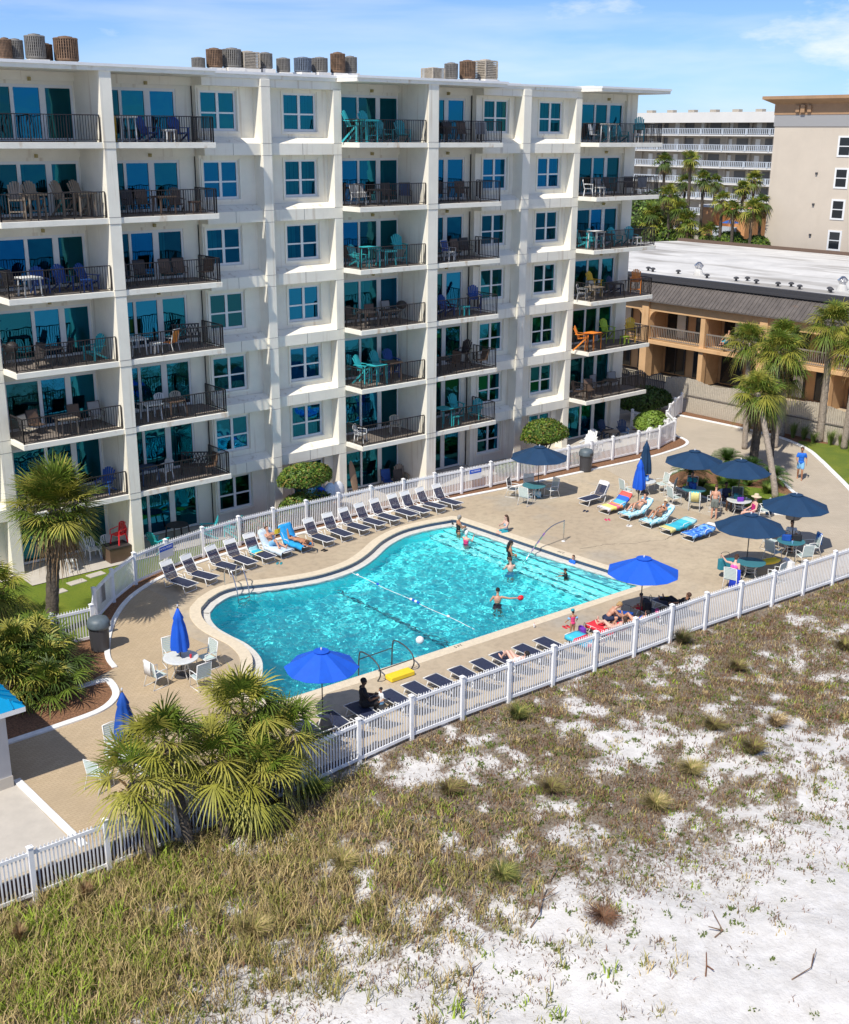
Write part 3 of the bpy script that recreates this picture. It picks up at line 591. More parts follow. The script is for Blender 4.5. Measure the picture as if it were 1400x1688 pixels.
for y, y2 in zip(ys[:-1], ys[1:]):
    m_ = mbt(); m_.bar((MX-.1, y-.3, 3.95), (MX-.1, y2+.3, 3.95), .08, .10); m_.bar((MX-.1, y-.3, 3.05), (MX-.1, y2+.3, 3.05), .06, .06)
    for i in range(30): q = y-.3+(y2-y+.6)*i/29; m_.box(MX-.12, MX-.08, q-.02, q+.02, 3.0, 3.95)
    m_.build('gallery_railing', 'motel_rail', mo)
    for z in (.1, 3.0):
        c = (y+y2)/2
        for a, b in ((c+.4, c+2.2), (c-2.0, c-.5)):
            m_ = mbt(); m_.box(MX+1.93, MX+1.99, a, b, z, z+2.1); d = m_.build('sliding_door', 'motel_glass', mo)
            m_ = mbt(); m_.box(MX+1.9, MX+1.96, a-.06, a, z, z+2.15); m_.box(MX+1.9, MX+1.96, b, b+.06, z, z+2.15); m_.box(MX+1.9, MX+1.96, (a+b)/2-.03, (a+b)/2+.03, z, z+2.1); m_.build('door_frame', 'dark_metal', d)
        if rnd.random() < .5: m_ = mbt(); m_.box(MX+1.86, MX+1.9, c+.5, c+1.3, z, z+2.05); m_.build('curtain', 'curtain', mo)
rf = mbt(); rf.add([(MX-.75,17,ZT-.12),(MX+.75,17,ZT+1.15),(MX+.75,79,ZT+1.15),(MX-.75,79,ZT-.12),(MX-.75,17,ZT-.22),(MX+.75,17,ZT+.95),(MX+.75,79,ZT+.95),(MX-.75,79,ZT-.22)], [(0,1,2,3),(7,6,5,4),(0,4,5,1),(3,2,6,7),(0,3,7,4),(1,5,6,2)])
for i in range(186): y = 17.1+i*.333; rf.bar((MX-.76, y, ZT-.10), (MX+.74, y, ZT+1.17), .05, .05)
ro = rf.build('mansard_roof', 'metal_roof', mo)
m_ = mbt(); m_.box(MX+.5, MX+1.0, 16.9, 79.1, ZT+1.17, ZT+1.32); m_.box(MX+.75, MX+1.15, 16.9, 79.1, ZT+1.32, ZT+1.62); m_.build('parapet', 'dark_metal', ro)
m_ = mbt(); m_.add([(MX+1.15,16.9,ZT+1.5),(MX+14,16.9,ZT+1.75),(MX+31,16.9,ZT+1.2),(MX+1.15,79.1,ZT+1.5),(MX+14,79.1,ZT+1.75),(MX+31,79.1,ZT+1.2),(MX+1.15,16.9,ZT),(MX+31,16.9,ZT),(MX+1.15,79.1,ZT),(MX+31,79.1,ZT)], [(0,1,4,3),(1,2,5,4),(0,6,7,2,1),(3,4,5,9,8),(6,8,9,7),(2,7,9,5),(0,3,8,6)])
m_.build('flat_roof', 'membrane', ro)
m_ = mbt(); m_.box(MX+30.9, MX+31.3, 16.9, 79.1, 0, ZT+1.5); m_.build('rear_parapet', pm('brown_trim', (.13,.085,.06), .8), mo)
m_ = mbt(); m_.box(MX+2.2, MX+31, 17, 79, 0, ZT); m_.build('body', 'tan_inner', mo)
# small mushroom vents and two turbine vents on the motel roof
vp = thing('roof_vent', 'x', 'roof vent', (0,0,-60)); mb = MB(); mb.lathe([(.09,0),(.09,.22)], 8); mb.build('pipe', 'dark_metal', vp); mb = MB(); mb.lathe([(.2,.2),(.22,.26),(.12,.34),(.02,.36)], 10); mb.build('cap', 'dark_metal', vp)
for i, (x, y) in enumerate([(75.2,60.5),(74.9,59.8),(75.3,57.6),(74.8,54.5),(75.0,52),(75.7,51.5),(74.8,50.1),(74.7,48.2),(75.3,47.5),(74.5,46.3),(75.1,44.3),(74.6,43.9),(74.6,42.3),(74.9,40.4)]):
    put(vp, (x, y, ZT+1.52), 0, f'small dark mushroom vent on the white motel roof, {ordn[i] if i < 11 else ["twelfth","thirteenth","fourteenth"][i-11]} from the condominium', 'small vents along the motel roof edge')
tp = thing('turbine_vent', 'x', 'roof vent', (0,0,-60)); mb = MB(); mb.lathe([(.42,0),(.30,.35),(.2,.5)], 12); mb.build('base', 'membrane', tp)
mb = MB()
for i in range(14): a = 2*math.pi*i/14; mb.path([(.2*math.cos(a), .2*math.sin(a), .5), (.36*math.cos(a+.3), .36*math.sin(a+.3), .75), (.1*math.cos(a+.6), .1*math.sin(a+.6), 1.0)], .03, 4)
mb.build('turbine', 'steel', tp)
put(tp, (76.0,56.2,ZT+1.52), 0, 'silver turbine vent on the white motel roof, nearer the condominium'); put(tp, (76.2,44.0,ZT+1.52), 0, 'silver turbine vent on the white motel roof, nearer the beige tower')
# ================================================================ board fence
def board_fence():
    f = thing('board_fence', 'weathered tan wooden board fence with wavy top in front of the motel', 'fence', (64.2, 47.5, 0)); Tm = Matrix.Translation((-64.2, -47.5, 0))
    X0 = lambda y: 64.15+max(0, (38-y))*.02
    mb = MB(); mb.M = Tm; y = 49.5; i = 0
    while y > 20:
        h = 2.22+.13*math.cos((y-47.8)*2*math.pi/4.9)+rnd.uniform(-.02, .02); mb.box(X0(y)+.03, X0(y)+.055, y-.120, y-.003, .9, h); y -= .141; i += 1
    mb.build('upper_boards', 'board_wood', f)
    mb = MB(); mb.M = Tm; y = 47.6
    while y > 20: mb.box(X0(y)-.03, X0(y)-.005, y-.138, y-.003, .03, 1.16+rnd.uniform(-.006, .006)); y -= .153
    mb.build('lower_boards', 'board_wood', f)
    mb = MB(); mb.M = Tm; mb.bar((X0(47)-.04, 47.6, 1.20), (X0(38)-.04, 38, 1.20), .12, .05); mb.bar((X0(38)-.04, 38, 1.20), (X0(20)-.04, 20, 1.20), .12, .05); mb.build('rail', 'board_dark', f)
    g = thing('board_fence', 'dark gapped wooden fence in the shade between the condominium and the tan boards', 'fence', (64.3, 50, 0)); mb = MB()
    for i in range(34): mb.box(0, .03, -.3+i*.16, -.19+i*.16, .1, 2.1+.15*math.sin(i*.6))
    mb.build('boards', 'board_dark', g); mb = MB(); mb.bar((.05,-.4,.6), (.05,5.2,.6), .05, .1); mb.bar((.05,-.4,1.7), (.05,5.2,1.7), .05, .1); mb.build('rail', 'board_dark', g)
board_fence()
# ================================================================ distant buildings
pm('beige_wall', (.55,.48,.39), .9, var=.05, vs=.18, bump=.05, bs=8, stain=((.45,.38,.30), (.5,.5,.08), .58, .4)); pm('brown_cornice', (.36,.22,.12), .8, var=.08, vs=1); pm('grey_band', (.30,.30,.30), .8)
bt = thing('beige_building', 'tall beige stucco tower with a brown cornice and small white windows', 'apartment building', (107, 71.2, 0))
mb = MB(); mb.box(0, 22, -50, 0, 0, 18.9); mb.build('wall', 'beige_wall', bt)
mb = MB(); mb.box(-.08, 22, -50.1, .08, 18.9, 20.0); mb.build('frieze_band', 'grey_band', bt)
mb = MB(); mb.box(-.12, 22, -50.1, .12, 20.0, 21.0); mb.add([(-.12,-50.5,21.0),(-1.0,-50.5,21.45),(-1.0,1.0,21.45),(-.12,.12,21.0),(22,.12,21.0),(22,1.0,21.45)], [(0,1,2,3),(3,2,5,4)]); mb.box(-1.05, 22, -50.5, 1.05, 21.45, 21.75)
for y in (-3.2,-8.8,-9.6,-15): mb.cb((-.25, y, 20.55), (.3, .45, .7))
for y in (-3.9,-2.6): mb.cb((-.2, y, 20.55), (.25, .4, .6))
mb.build('cornice', 'brown_cornice', bt)
for k in range(6):
    for y in (-8.0, -14.5):
        z = 17.1-k*2.95; mb = MB(); mb.box(-.06, .02, y-.75, y+.75, z-1.0, z+.95); w_ = mb.build('window', 'frame_white', bt)
        mb = MB(); mb.box(-.075, .0, y-.55, y+.55, z-.82, z-.06); mb.box(-.075, .0, y-.55, y+.55, z+.04, z+.78); mb.build('pane', 'motel_glass', w_)
for k in range(5):
    mb = MB(); mb.cb((-.08, -5.3, 14.5-k*2.95), (.16, .2, .2)); mb.build('wall_vent', 'dark_metal', bt)
# walkway block
pm('far_white', (.66,.65,.62), .8, var=.03, vs=.3); pm('far_wall', (.36,.32,.27), .9); pm('far_dark', (.12,.12,.12), .8); pm('far_rail', (.50,.55,.60), .5)
wb = thing('walkway_building', 'long white motel block with open walkways and white railings far behind the palms', 'apartment building', (187, 150, 0))
mb = MB(); mb.box(2.4, 16, -45, 30, 0, 21.3); mb.build('wall', 'far_wall', wb)
mb = MB(); mb.box(-.8, 16, -45, 30, 20.3, 22.1); rr_ = mb.build('roof', 'far_white', wb)
for i in range(14):
    mb = MB(); mb.cb((3.5, -40+i*5, 22.35), (1.2, 1.4, .6)); mb.build('roof_unit', 'ac_tan', rr_)
for k in range(7):
    z = 18.2-k*2.85; mb = MB(); mb.box(-.2, 2.5, -45, 30, z-.25, z); mb.build('walkway_slab', 'far_white', wb)
    mb = MB(); mb.box(-.25, -.15, -45, 30, z+1.0, z+1.1); mb.box(-.25, -.15, -45, 30, z+.1, z+.18)
    for i in range(190): mb.box(-.22, -.18, -45+i*.4, -44.85+i*.4, z+.1, z+1.05)
    for i in range(16): mb.box(-.3, -.1, -45+i*5, -44.75+i*5, z, z+1.1)
    mb.build('walkway_railing', 'far_rail', wb)
    for i in range(12):
        y = -43+i*6.1
        if k < 5 and y < 2:
            mb = MB(); mb.box(2.33, 2.42, y, y+2.4, z, z+2.2); mb.build('doorway', 'far_dark', wb)
            mb = MB(); mb.box(2.30, 2.42, y+3.4, y+4.4, z, z+2.1); mb.build('door', 'far_white', wb)
for i in range(16):
    mb = MB(); mb.box(1.9, 2.4, -44.5+i*5, -44.1+i*5, 0, 20.3); mb.build('column', 'far_wall', wb)
ob = thing('orange_building', 'low orange walled building half hidden by the far palms', 'building', (114, 83.7, 0)); pm('orange_wall', (.66,.33,.14), .85, var=.05, vs=.4)
mb = MB(); mb.box(0, 6, -.9, .9, 0, 10.2); mb.box(0, 6, -5.2, -4.2, 0, 9.9); mb.box(3, 6, -4.2, -.9, 0, 10.0); mb.build('wall', 'orange_wall', ob)
mb = MB(); mb.box(-.2, 6.2, -1.1, 1.1, 10.2, 10.45); mb.box(-.2, 6.2, -5.4, -4.0, 9.9, 10.15); mb.build('roof', 'far_white', ob)
mb = MB(); mb.box(-.1, .2, -4.15, -.95, 0, 8.2); mb.build('fence_panel', 'far_rail', ob)
mb = MB(); mb.lathe([(1.0,2.55),(.55,2.75),(.05,2.9)], 8); u = mb.build('umbrella', 'white'); u.data.materials[0] = pm('far_blue', (.02,.12,.45), .8); tag(u, 'far blue umbrella in front of the orange building', 'umbrella')
u.location = (112.5, 79.4, 6.2)
mb = MB(); mb.box(-1.8, .6, -4.1, -.9, 0, 6.2); mb.build('terrace', 'far_wall', ob)
mb = MB(); mb.path([(0,0,0),(0,0,2.8)], .03, 5); mb.build('pole', 'white', u)
struct(sheet('road', [(103.5,40),(146,60),(146,160),(103.5,130)], -.05, pm('asphalt', (.16,.14,.12), .9, var=.2, vs=.3)))
# ================================================================ kiosk on the left
pm('kiosk_wall', (.50,.50,.50), .7, var=.04, vs=1); pm('blue_roof', (.0,.27,.52), .35, var=.06, vs=1.5)
kk = thing('pool_kiosk', 'small pale kiosk with a bright blue metal hip roof at the left edge', 'kiosk', (8, 32, 0))
mb = MB(); mb.box(-3, 2.2, -1.95, 1.2, 0, 2.6); mb.build('wall', 'kiosk_wall', kk)
mb = MB(); mb.box(-3.02, 2.22, -1.97, 1.22, 0, .35); mb.build('plinth', 'pale_concrete', kk)
x0, x1, y0, y1, z = -3.5, 2.62, -2.45, 1.65, 2.62
mb = MB(); mb.add([(x0,y0,z),(x1,y0,z),(x1,y1,z),(x0,y1,z),(x1-2.05,(y0+y1)/2,z+1.0),(x0,(y0+y1)/2,z+1.0)], [(0,1,4,5),(1,2,4),(2,3,5,4),(0,5,3),(0,3,2,1)])
for i in range(9): a = y0+.25+i*.45; t = min(a-y0, y1-a); mb.bar((x1, a, z+.02), (x1-t, a, z+.02+t*.49), .04, .05)
for i in range(12): a = x1-.35-i*.5; t = min(x1-a, 2.05); mb.bar((a, y0, z+.02), (a, y0+t, z+.02+t*.49), .04, .05)
mb.build('roof', 'blue_roof', kk)
mb = MB(); mb.box(x0, x1, y0, y1, z-.15, z-.003); mb.build('fascia', 'white', kk)
# ================================================================ pool furniture
pm('sling', (.028,.036,.075), .6, var=.25, vs=18); pm('strap', (.52,.62,.60), .5); pm('strap_dark', (.06,.09,.12), .6)
pm('table_top', (.66,.68,.66), .25, var=.05, vs=9); pm('table_teal', (.05,.20,.24), .3)
pm('royal', (.005,.095,.58), .75, var=.06, vs=3); pm('navy', (.004,.036,.095), .8, var=.08, vs=3); pm('royal_dark', (.005,.07,.36), .75, var=.1, vs=3)
pm('white_powder', (.78,.78,.76), .35)
def lounger(back):   # head towards local +X, base at the centre
    t = thing('pool_lounger', 'x', 'lounger', (0,0,-70)); th = R(back); hx, hz_ = .22+.80*math.cos(th), .34+.80*math.sin(th)
    mb = MB()
    for s in (-.31, .31): mb.path([(-1.0,s,.33),(.22,s,.34),(hx,s,hz_)], .017, 6)
    mb.path([(-1.0,-.31,.33),(-1.02,0,.33),(-1.0,.31,.33)], .017, 6); mb.path([(hx,-.31,hz_),(hx+.02,0,hz_+.02),(hx,.31,hz_)], .017, 6)
    for s in (-.34, .34): mb.path([(-.05,s,.30),(.02,s,.44),(.38,s,.46),(.52,s,.32)], .016, 6)
    mb.build('frame', 'white_powder', t, smooth=True)
    for x in (-.72, .42):
        mb = MB(); mb.path([(x,-.31,.33),(x-.12,-.33,.03),(x-.10,-.30,.015),(x-.10,.30,.015),(x-.12,.33,.03),(x,.31,.33)], .017, 6); mb.build('leg', 'white_powder', t, smooth=True)
    mb = MB()
    for i in range(22): x = -.97+i*.0545; mb.box(x, x+.050, -.29, .29, .325, .335)
    mb.build('seat_sling', 'sling', t)
    mb = MB(); M = Matrix.Translation((.22,0,.34)) @ Matrix.Rotation(-th, 4, 'Y'); mb.M = M
    for i in range(11): x = .02+i*.052; mb.box(x, x+.044, -.29, .29, -.005, .006)
    mb.build('back_sling', 'sling', t); mb = MB(); mb.M = M; mb.box(.60, .79, -.30, .30, -.010, .012); mb.build('head_band', 'white_powder', t)
    return t
L60, L45, L8 = lounger(60), lounger(38), lounger(8)
dirl = math.atan2(42.7-40.9, 29.06-29.31)
GR1 = 'loungers along the curving back fence'
B1 = [(21.47,40.85),(22.5,40.98),(23.85,41.3),(24.85,41.5),(25.9,41.62),(26.85,41.75),(27.95,41.8),(29.18,41.72),(30.3,41.8),(31.4,41.98),(32.42,42.07),(33.42,42.18),(34.55,42.22),(35.35,42.2),(36.35,42.2),(37.4,42.15)]
for i, (x, y) in enumerate(B1):
    extra = {4: 'empty navy sling lounger beside the first sunbather, fifth from the left along the back fence', 5: 'lounger under the reading sunbather with pale towel, sixth from the left along the back fence', 6: 'lounger under the face down sunbather on a plain blue towel', 0: 'leftmost empty navy lounger by the curve of the back fence', 15: 'last navy lounger at the right end of the row along the back fence'}.get(i, f'empty navy sling lounger, number {i+1} from the left in the row along the back fence')
    lab = extra if i in (0, 4, 5, 6, 15) else f'empty navy sling lounger in the back fence row, {ordn[i] if i < 11 else ["twelfth","thirteenth","fourteenth","fifteenth"][i-11]} from the left'
    put(L60, (x, y, 0), dirl+rnd.uniform(-.06, .06)+(.12 if i < 3 else 0), lab, GR1)
F1 = [(18.3,26.55,'leftmost, shaded beside the palm clump'),(19.3,26.5,'second from the left under the left blue umbrella'),(20.35,26.45,'beside the adult in black, third from the left'),(21.75,26.45,'just right of the toddler in white'),(22.72,26.4,'second to the right of the toddler'),(23.7,26.35,'third to the right of the toddler'),(24.7,26.3,'fourth to the right of the toddler'),(25.7,26.28,'just left of the pale sunbather with raised legs'),(26.62,26.25,'under the pale sunbather with raised legs'),(27.75,26.2,'just right of the pale sunbather with raised legs'),(28.75,26.15,'second right of the pale sunbather'),(30.05,25.75,'with the turquoise towel beside the small girl'),(31.45,25.95,'with the red towel under the right blue umbrella'),(32.6,25.8,'behind the pole of the right blue umbrella'),(34.0,25.8,'right of the umbrella pole, piled with bags'),(35.2,25.9,'under the last reclining person')]
for i, (x, y, d) in enumerate(F1):
    put(L45, (x, y, 0), R(-91)+rnd.uniform(-.05, .05), 'navy sling lounger by the seaward fence, '+d, 'loungers along the seaward fence')
RL = [(43.8,37.7,'L60','empty navy lounger at the left end of the right deck row',1),(43.55,36.15,'L45','lounger under the rainbow striped towel in the right deck row',0),(43.6,34.85,'L45','lounger under the sunbather with raised knees beside the closed blue umbrella',0),(43.5,33.45,'L45','lounger under the woman in black bikini and pale cap',0),(43.4,32.15,'L8','lounger under the turquoise towel lying flat',0),(43.5,30.95,'L8','lounger under the blue patterned towel at the right end of its row',0)]
for x, y, p, d, _ in RL:
    put({'L60': L60, 'L45': L45, 'L8': L8}[p], (x, y, 0), R(-2), d, 'loungers on the right part of the deck')
# towels: draped sheets that follow a lounger's profile
def stripes(name, cols, rough=.95, scale=1, nz=0):
    n = NT(name); tc_ = n.n('ShaderNodeTexCoord'); X_ = n.sep(tc_.outputs['Generated'])[0]
    st = [((i+.001)/len(cols), c) for i, c in enumerate(cols)]; o = n.n('ShaderNodeValToRGB'); e = o.color_ramp.elements; o.color_ramp.interpolation = 'CONSTANT'
    while len(e) < len(st): e.new(.5)
    for i, (p, c) in enumerate(st): e[i].position = p; e[i].color = rgb(c)
    if nz: n.l(n.ramp(n.noise(6, 2), [(.3, 0), (.7, 1)]), o.inputs[0])
    else: n.l(X_, o.inputs[0])
    return n.base(o.outputs[0], rough)
stripes('rainbow', [(.75,.70,.72),(.85,.78,.25),(.85,.80,.2),(.85,.16,.25),(.85,.35,.12),(.10,.45,.75),(.03,.14,.60),(.75,.12,.10)])
stripes('aqua_print', [(.45,.70,.80),(.55,.78,.85),(.08,.45,.62)], nz=1); stripes('blue_print', [(.02,.10,.50),(.05,.22,.68),(.25,.50,.80)], nz=1)
stripes('turq', [(.65,.60,.25),(.05,.48,.60),(.03,.42,.58),(.05,.5,.62),(.35,.65,.68)]); stripes('cyan_red', [(.05,.50,.72),(.05,.50,.72),(.60,.04,.08),(.05,.50,.72),(.04,.4,.65),(.6,.05,.1),(.04,.45,.7)]); stripes('pink_print', [(.80,.05,.35),(.85,.12,.45),(.80,.35,.50)], nz=1)
pm('blue_towel', (.02,.33,.72), .95, var=.2, vs=8); pm('red_cloth', (.72,.03,.05), .9); pm('pale_towel', (.55,.66,.76), .95, var=.15, vs=12); pm('royal_cloth', (.01,.05,.55), .9)
def towel(name, mat, loc, rz, back, label, L0=-.95, L1=.75, w=.34):
    th = R(back); mb = MB(); pts = []
    N = 14
    for i in range(N+1):
        s = L0+(L1+.22-L0)*i/N
        if s < .22: p = (s, .352+.006*math.sin(i*2.1))
        else: p = (.22+(s-.22)*math.cos(th), .36+(s-.22)*math.sin(th)+.012)
        pts.append(p)
    vs = []
    for i, (x, z) in enumerate(pts):
        for j, y in enumerate((-w-.03, -w, -w/2, 0, w/2, w, w+.03)):
            dz = -.14-.03*math.sin(i*1.7) if j in (0, 6) else .008*math.sin(i*1.3+j*2)
            vs.append((x, y, z+dz))
    fs = [(i*7+j, i*7+j+1, (i+1)*7+j+1, (i+1)*7+j) for i in range(N) for j in range(6)]
    mb.add(vs, fs); o = mb.build('beach_towel', mat, smooth=True); o.location = loc; o.rotation_euler = (0, 0, rz)
    m_ = o.modifiers.new('thick', 'SOLIDIFY'); m_.thickness = .012; tag(o, label, 'towel'); return o
towel('t', 'rainbow', (43.55,36.15,0), R(-2), 38, 'rainbow striped towel draped over a raised lounger')
towel('t', 'aqua_print', (43.6,34.85,0), R(-2), 38, 'pale aqua towel under the sunbather with raised knees')
towel('t', 'aqua_print', (43.5,33.45,0), R(-2), 38, 'pale aqua towel under the woman in a pale cap')
towel('t', 'turq', (43.4,32.15,0), R(-2), 8, 'turquoise towel with yellow end spread over a flat lounger')
towel('t', 'blue_print', (43.5,30.95,0), R(-2), 8, 'bright blue patterned towel spread over a flat lounger', L1=.5)
towel('t', 'pale_towel', (26.85,41.75,0), dirl, 60, 'pale blue towel hanging off the lounger of the reading sunbather', w=.36)
towel('t', 'blue_towel', (27.95,41.8,0), dirl, 60, 'plain blue towel under the face down sunbather', w=.36)
towel('t', 'cyan_red', (30.05,25.75,0), R(-91), 38, 'turquoise and red towel on the lounger beside the small girl', L1=.5)
towel('t', 'red_cloth', (31.45,25.95,0), R(-91), 38, 'plain red towel on the lounger under the right blue umbrella', L0=-1.0, L1=.3)
# tables and chairs
def table(top):
    t = thing('round_table', 'x', 'table', (0,0,-70)); mb = MB(); mb.lathe([(.02,.70),(.58,.70),(.61,.71),(.61,.735),(.56,.745),(.02,.745)], 28); mb.build('table_top', top, t, smooth=False)
    for i in range(4):
        a = R(45+90*i); c, s = math.cos(a), math.sin(a); mb = MB(); mb.path([(.45*c,.45*s,.70),(.28*c,.28*s,.5),(.24*c,.24*s,.3),(.40*c,.40*s,.02)], .018, 6); mb.build('leg', 'white_powder', t, smooth=True)
    mb = MB(); mb.path([(.25*math.cos(R(a)), .25*math.sin(R(a)), .33) for a in range(0, 361, 30)], .012, 5); mb.build('ring', 'white_powder', t); return t
def chair(st):
    t = thing('patio_chair', 'x', 'chair', (0,0,-70)); mb = MB()
    for s in (-.27, .27):
        mb.path([(.28,s,.0),(.24,s,.42),(.25,s,.62),(.05,s,.64),(-.22,s,.62)], .016, 6); mb.path([(-.36,s,.0),(-.20,s,.42),(-.30,s,.98)], .016, 6); mb.path([(.24,s,.42),(-.20,s,.40)], .016, 6)
        mb.path([(.28,s,.02),(-.36,s,.02)], .014, 6)
    mb.path([(-.30,-.27,.98),(-.31,0,1.0),(-.30,.27,.98)], .016, 6); mb.path([(.24,-.27,.42),(.24,.27,.42)], .014, 6); mb.build('frame', 'white_powder', t, smooth=True)
    mb = MB()
    for i in range(8): x = -.19+i*.054; mb.box(x, x+.046, -.26, .26, .405+.003*i, .415+.003*i)
    mb.build('seat_straps', st, t); mb = MB()
    for i in range(8): z = .46+i*.064; x = -.21-(z-.42)*.18; mb.box(x-.006, x+.006, -.26, .26, z, z+.052)
    mb.build('back_straps', st, t); return t
TA, TB = table('table_top'), table('table_teal'); CA, CB = chair('strap'), chair('strap_dark')
TABLES = [('by the navy umbrella near the back fence','TB',41.81,40.17),('left of the pool','TA',17.48,33.31),('before the sago palm','TB',47.7,34.5),('where the woman in a sun hat sits','TA',47.9,31.9),('under the rightmost navy umbrella','TB',44.5,26.75),('under the lowest navy umbrella','TB',40.8,26.3),('beside the tall closed navy umbrella','TA',46.9,37.1),('behind the palm clump','TA',13.1,28.7)]
CH = [[(-1.05,-.45,20,'white strap','left of'),(-.55,.95,-60,'dark backed','behind'),(.55,.85,-120,'grey','right behind'),(.95,-.35,165,'white strap','right of')],
      [(-1.0,-.1,5,'white strap','left of'),(.1,-1.15,93,'white strap','in front of'),(1.05,.05,178,'white strap','right of'),(.2,1.0,-95,'white strap','behind')],
      [(-.9,-.75,35,'white strap','front left of'),(-1.1,.4,-20,'white strap','left of'),(.2,-1.15,95,'tall white strap','in front of'),(.9,.8,-140,'dark','behind')],
      [(-.5,1.0,-60,'dark','left behind'),(.45,-1.15,125,'white strap','in front of'),(.9,.7,-140,'navy','right behind')],
      [(-1.05,.2,-10,'white strap','left of'),(.1,1.1,-95,'white strap','behind'),(.95,-.5,150,'white strap','right of'),(-.45,-1.0,65,'white strap','in front of')],
      [(.35,-1.05,100,'white strap','in front of')],
      [(-1.15,.25,-12,'white strap','left of'),(1.1,-.3,160,'white strap','right of'),(.8,-1.1,120,'white','in front of')],
      [(-1.0,-.3,15,'white strap','left of'),(.2,-1.0,100,'white strap','in front of'),(.2,1.05,-95,'white strap','behind')]]
for (d, tp_, x, y), cs in zip(TABLES, CH):
    put({'TA': TA, 'TB': TB}[tp_], (x, y, 0), rnd.uniform(0, 1), ('teal topped' if tp_ == 'TB' else 'white')+' round patio table '+d, 'round patio tables on the deck')
    for dx, dy, a, nm, pos in cs:
        p = CB if ('dark' in nm or 'navy' in nm) else CA
        put(p, (x+dx, y+dy, 0), R(a+rnd.uniform(-8, 8)), f'{nm} patio chair {pos} the table '+d.replace('where the woman in a sun hat sits', 'of the sun hat woman'), 'patio chairs on the deck')
# umbrellas
def umbrella(mat, K=1.):
    t = thing('patio_umbrella', 'x', 'umbrella', (0,0,-70)); r_, n = 1.52*K, 8; vs = [(0,0,2.68)]; fs = []
    rings = [(.27*K,2.63),(.68*K,2.47),(1.1*K,2.29),(r_,2.10)]
    for q, (rr_, z) in enumerate(rings):
        for i in range(n*2):
            a = math.pi*i/n; rad = rr_*(1 if i % 2 == 0 else .935); vs.append((rad*math.cos(a), rad*math.sin(a), z-(.0 if i % 2 == 0 else .018*q)))
    N = n*2; fs += [(0, 1+i, 1+(i+1) % N) for i in range(N)]+[(1+q*N+i, 1+(q+1)*N+i, 1+(q+1)*N+(i+1) % N, 1+q*N+(i+1) % N) for q in range(3) for i in range(N)]
    mb = MB(); mb.add(vs, fs); c = mb.build('canopy', mat, t); c.modifiers.new('thick', 'SOLIDIFY').thickness = .008
    mb = MB(); mb.lathe([(.02,2.69),(.17,2.665),(.30,2.66),(.29,2.64)], 16) ; mb.build('vent_cap', mat, t)
    mb = MB(); mb.lathe([(.02,2.68),(.035,2.73),(.02,2.78)], 8); mb.build('finial', 'alu', t)
    mb = MB(); mb.path([(0,0,.05),(0,0,2.68)], .022, 8); mb.build('pole', 'dark_metal', t, smooth=True)
    for i in range(8):
        a = math.pi*i/4; c_, s_ = math.cos(a), math.sin(a); mb = MB(); mb.path([(.03*c_,.03*s_,2.62),(.62*c_,.62*s_,2.43),(1.49*K*c_,1.49*K*s_,2.08)], .009, 4); mb.path([(.03*c_,.03*s_,2.2),(.66*c_,.66*s_,2.41)], .007, 4); mb.build('rib', 'dark_metal', t)
    mb = MB(); mb.lathe([(.26,0),(.26,.05),(.10,.09),(.05,.22),(.03,.24)], 18); mb.build('base', 'dark_metal', t); return t
UR, UN = umbrella('royal', .93), umbrella('navy')
for p, x, y, a, l in [(UR,33.42,26.2,.25,'open royal blue umbrella over the loungers near the right end of the pool'),(UR,19.2,27.35,.1,'open royal blue umbrella in the foreground beside the palm clump'),(UN,42.3,40.35,.3,'open navy umbrella by the back fence near the round topiary'),(UN,47.85,34.75,.2,'open navy umbrella in front of the sago palm and planting island'),(UN,48.2,32.2,.55,'open navy umbrella beside the leaning palm trunk'),(UN,45.2,27.15,.25,'open navy umbrella furthest right, in front of the trash bin'),(UN,41.15,26.75,.4,'open navy umbrella lowest of the navy ones, above the woman reaching out')]:
    o = put(p, (x, y, 0), a, l, 'open patio umbrellas')
    if y == 27.35: o.scale = (.84, .84, .97)
def closed(mat, name='x'):
    t = thing('folded_umbrella', 'x', 'umbrella', (0,0,-70)); mb = MB(); n = 24; vs = []
    prof = [(.03,2.55),(.10,2.38),(.17,2.2),(.15,2.12),(.20,1.9),(.24,1.5),(.27,1.15),(.26,1.02)]
    for r_, z in prof:
        for i in range(n):
            a = 2*math.pi*i/n; k = 1+.28*math.cos(a*6+z)*(min(1, (2.6-z)/1.0)); vs.append((r_*k*math.cos(a), r_*k*math.sin(a), z+.03*math.cos(a*6)*(z < 1.1)))
    fs = [(q*n+i, q*n+(i+1) % n, (q+1)*n+(i+1) % n, (q+1)*n+i) for q in range(len(prof)-1) for i in range(n)]+[tuple(range(n))]
    mb.add(vs, fs); mb.build('folded_canopy', mat, t, smooth=True)
    mb = MB(); mb.path([(0,0,.05),(0,0,2.62)], .022, 8); mb.build('pole', 'dark_metal', t); mb = MB(); mb.lathe([(.02,2.6),(.03,2.66),(.01,2.7)], 8); mb.build('finial', 'alu', t)
    mb = MB(); mb.lathe([(.26,0),(.26,.05),(.10,.09),(.05,.22),(.03,.24)], 18); mb.build('base', 'dark_metal', t); return t
KR, KN, KD = closed('royal'), closed('navy'), closed('royal_dark')
put(KR, (17.48,33.31,0), 0, 'folded royal blue umbrella standing in the round table left of the pool'); put(KD, (13.15,28.75,0), 0, 'folded blue umbrella half hidden behind the palm clump')
put(KR, (44.75,35.7,0), .4, 'folded royal blue umbrella beside the raised-knee sunbather'); put(KN, (46.9,37.1,0), 0, 'tall folded navy umbrella standing in the table at the middle of the right deck', scale=1.12)
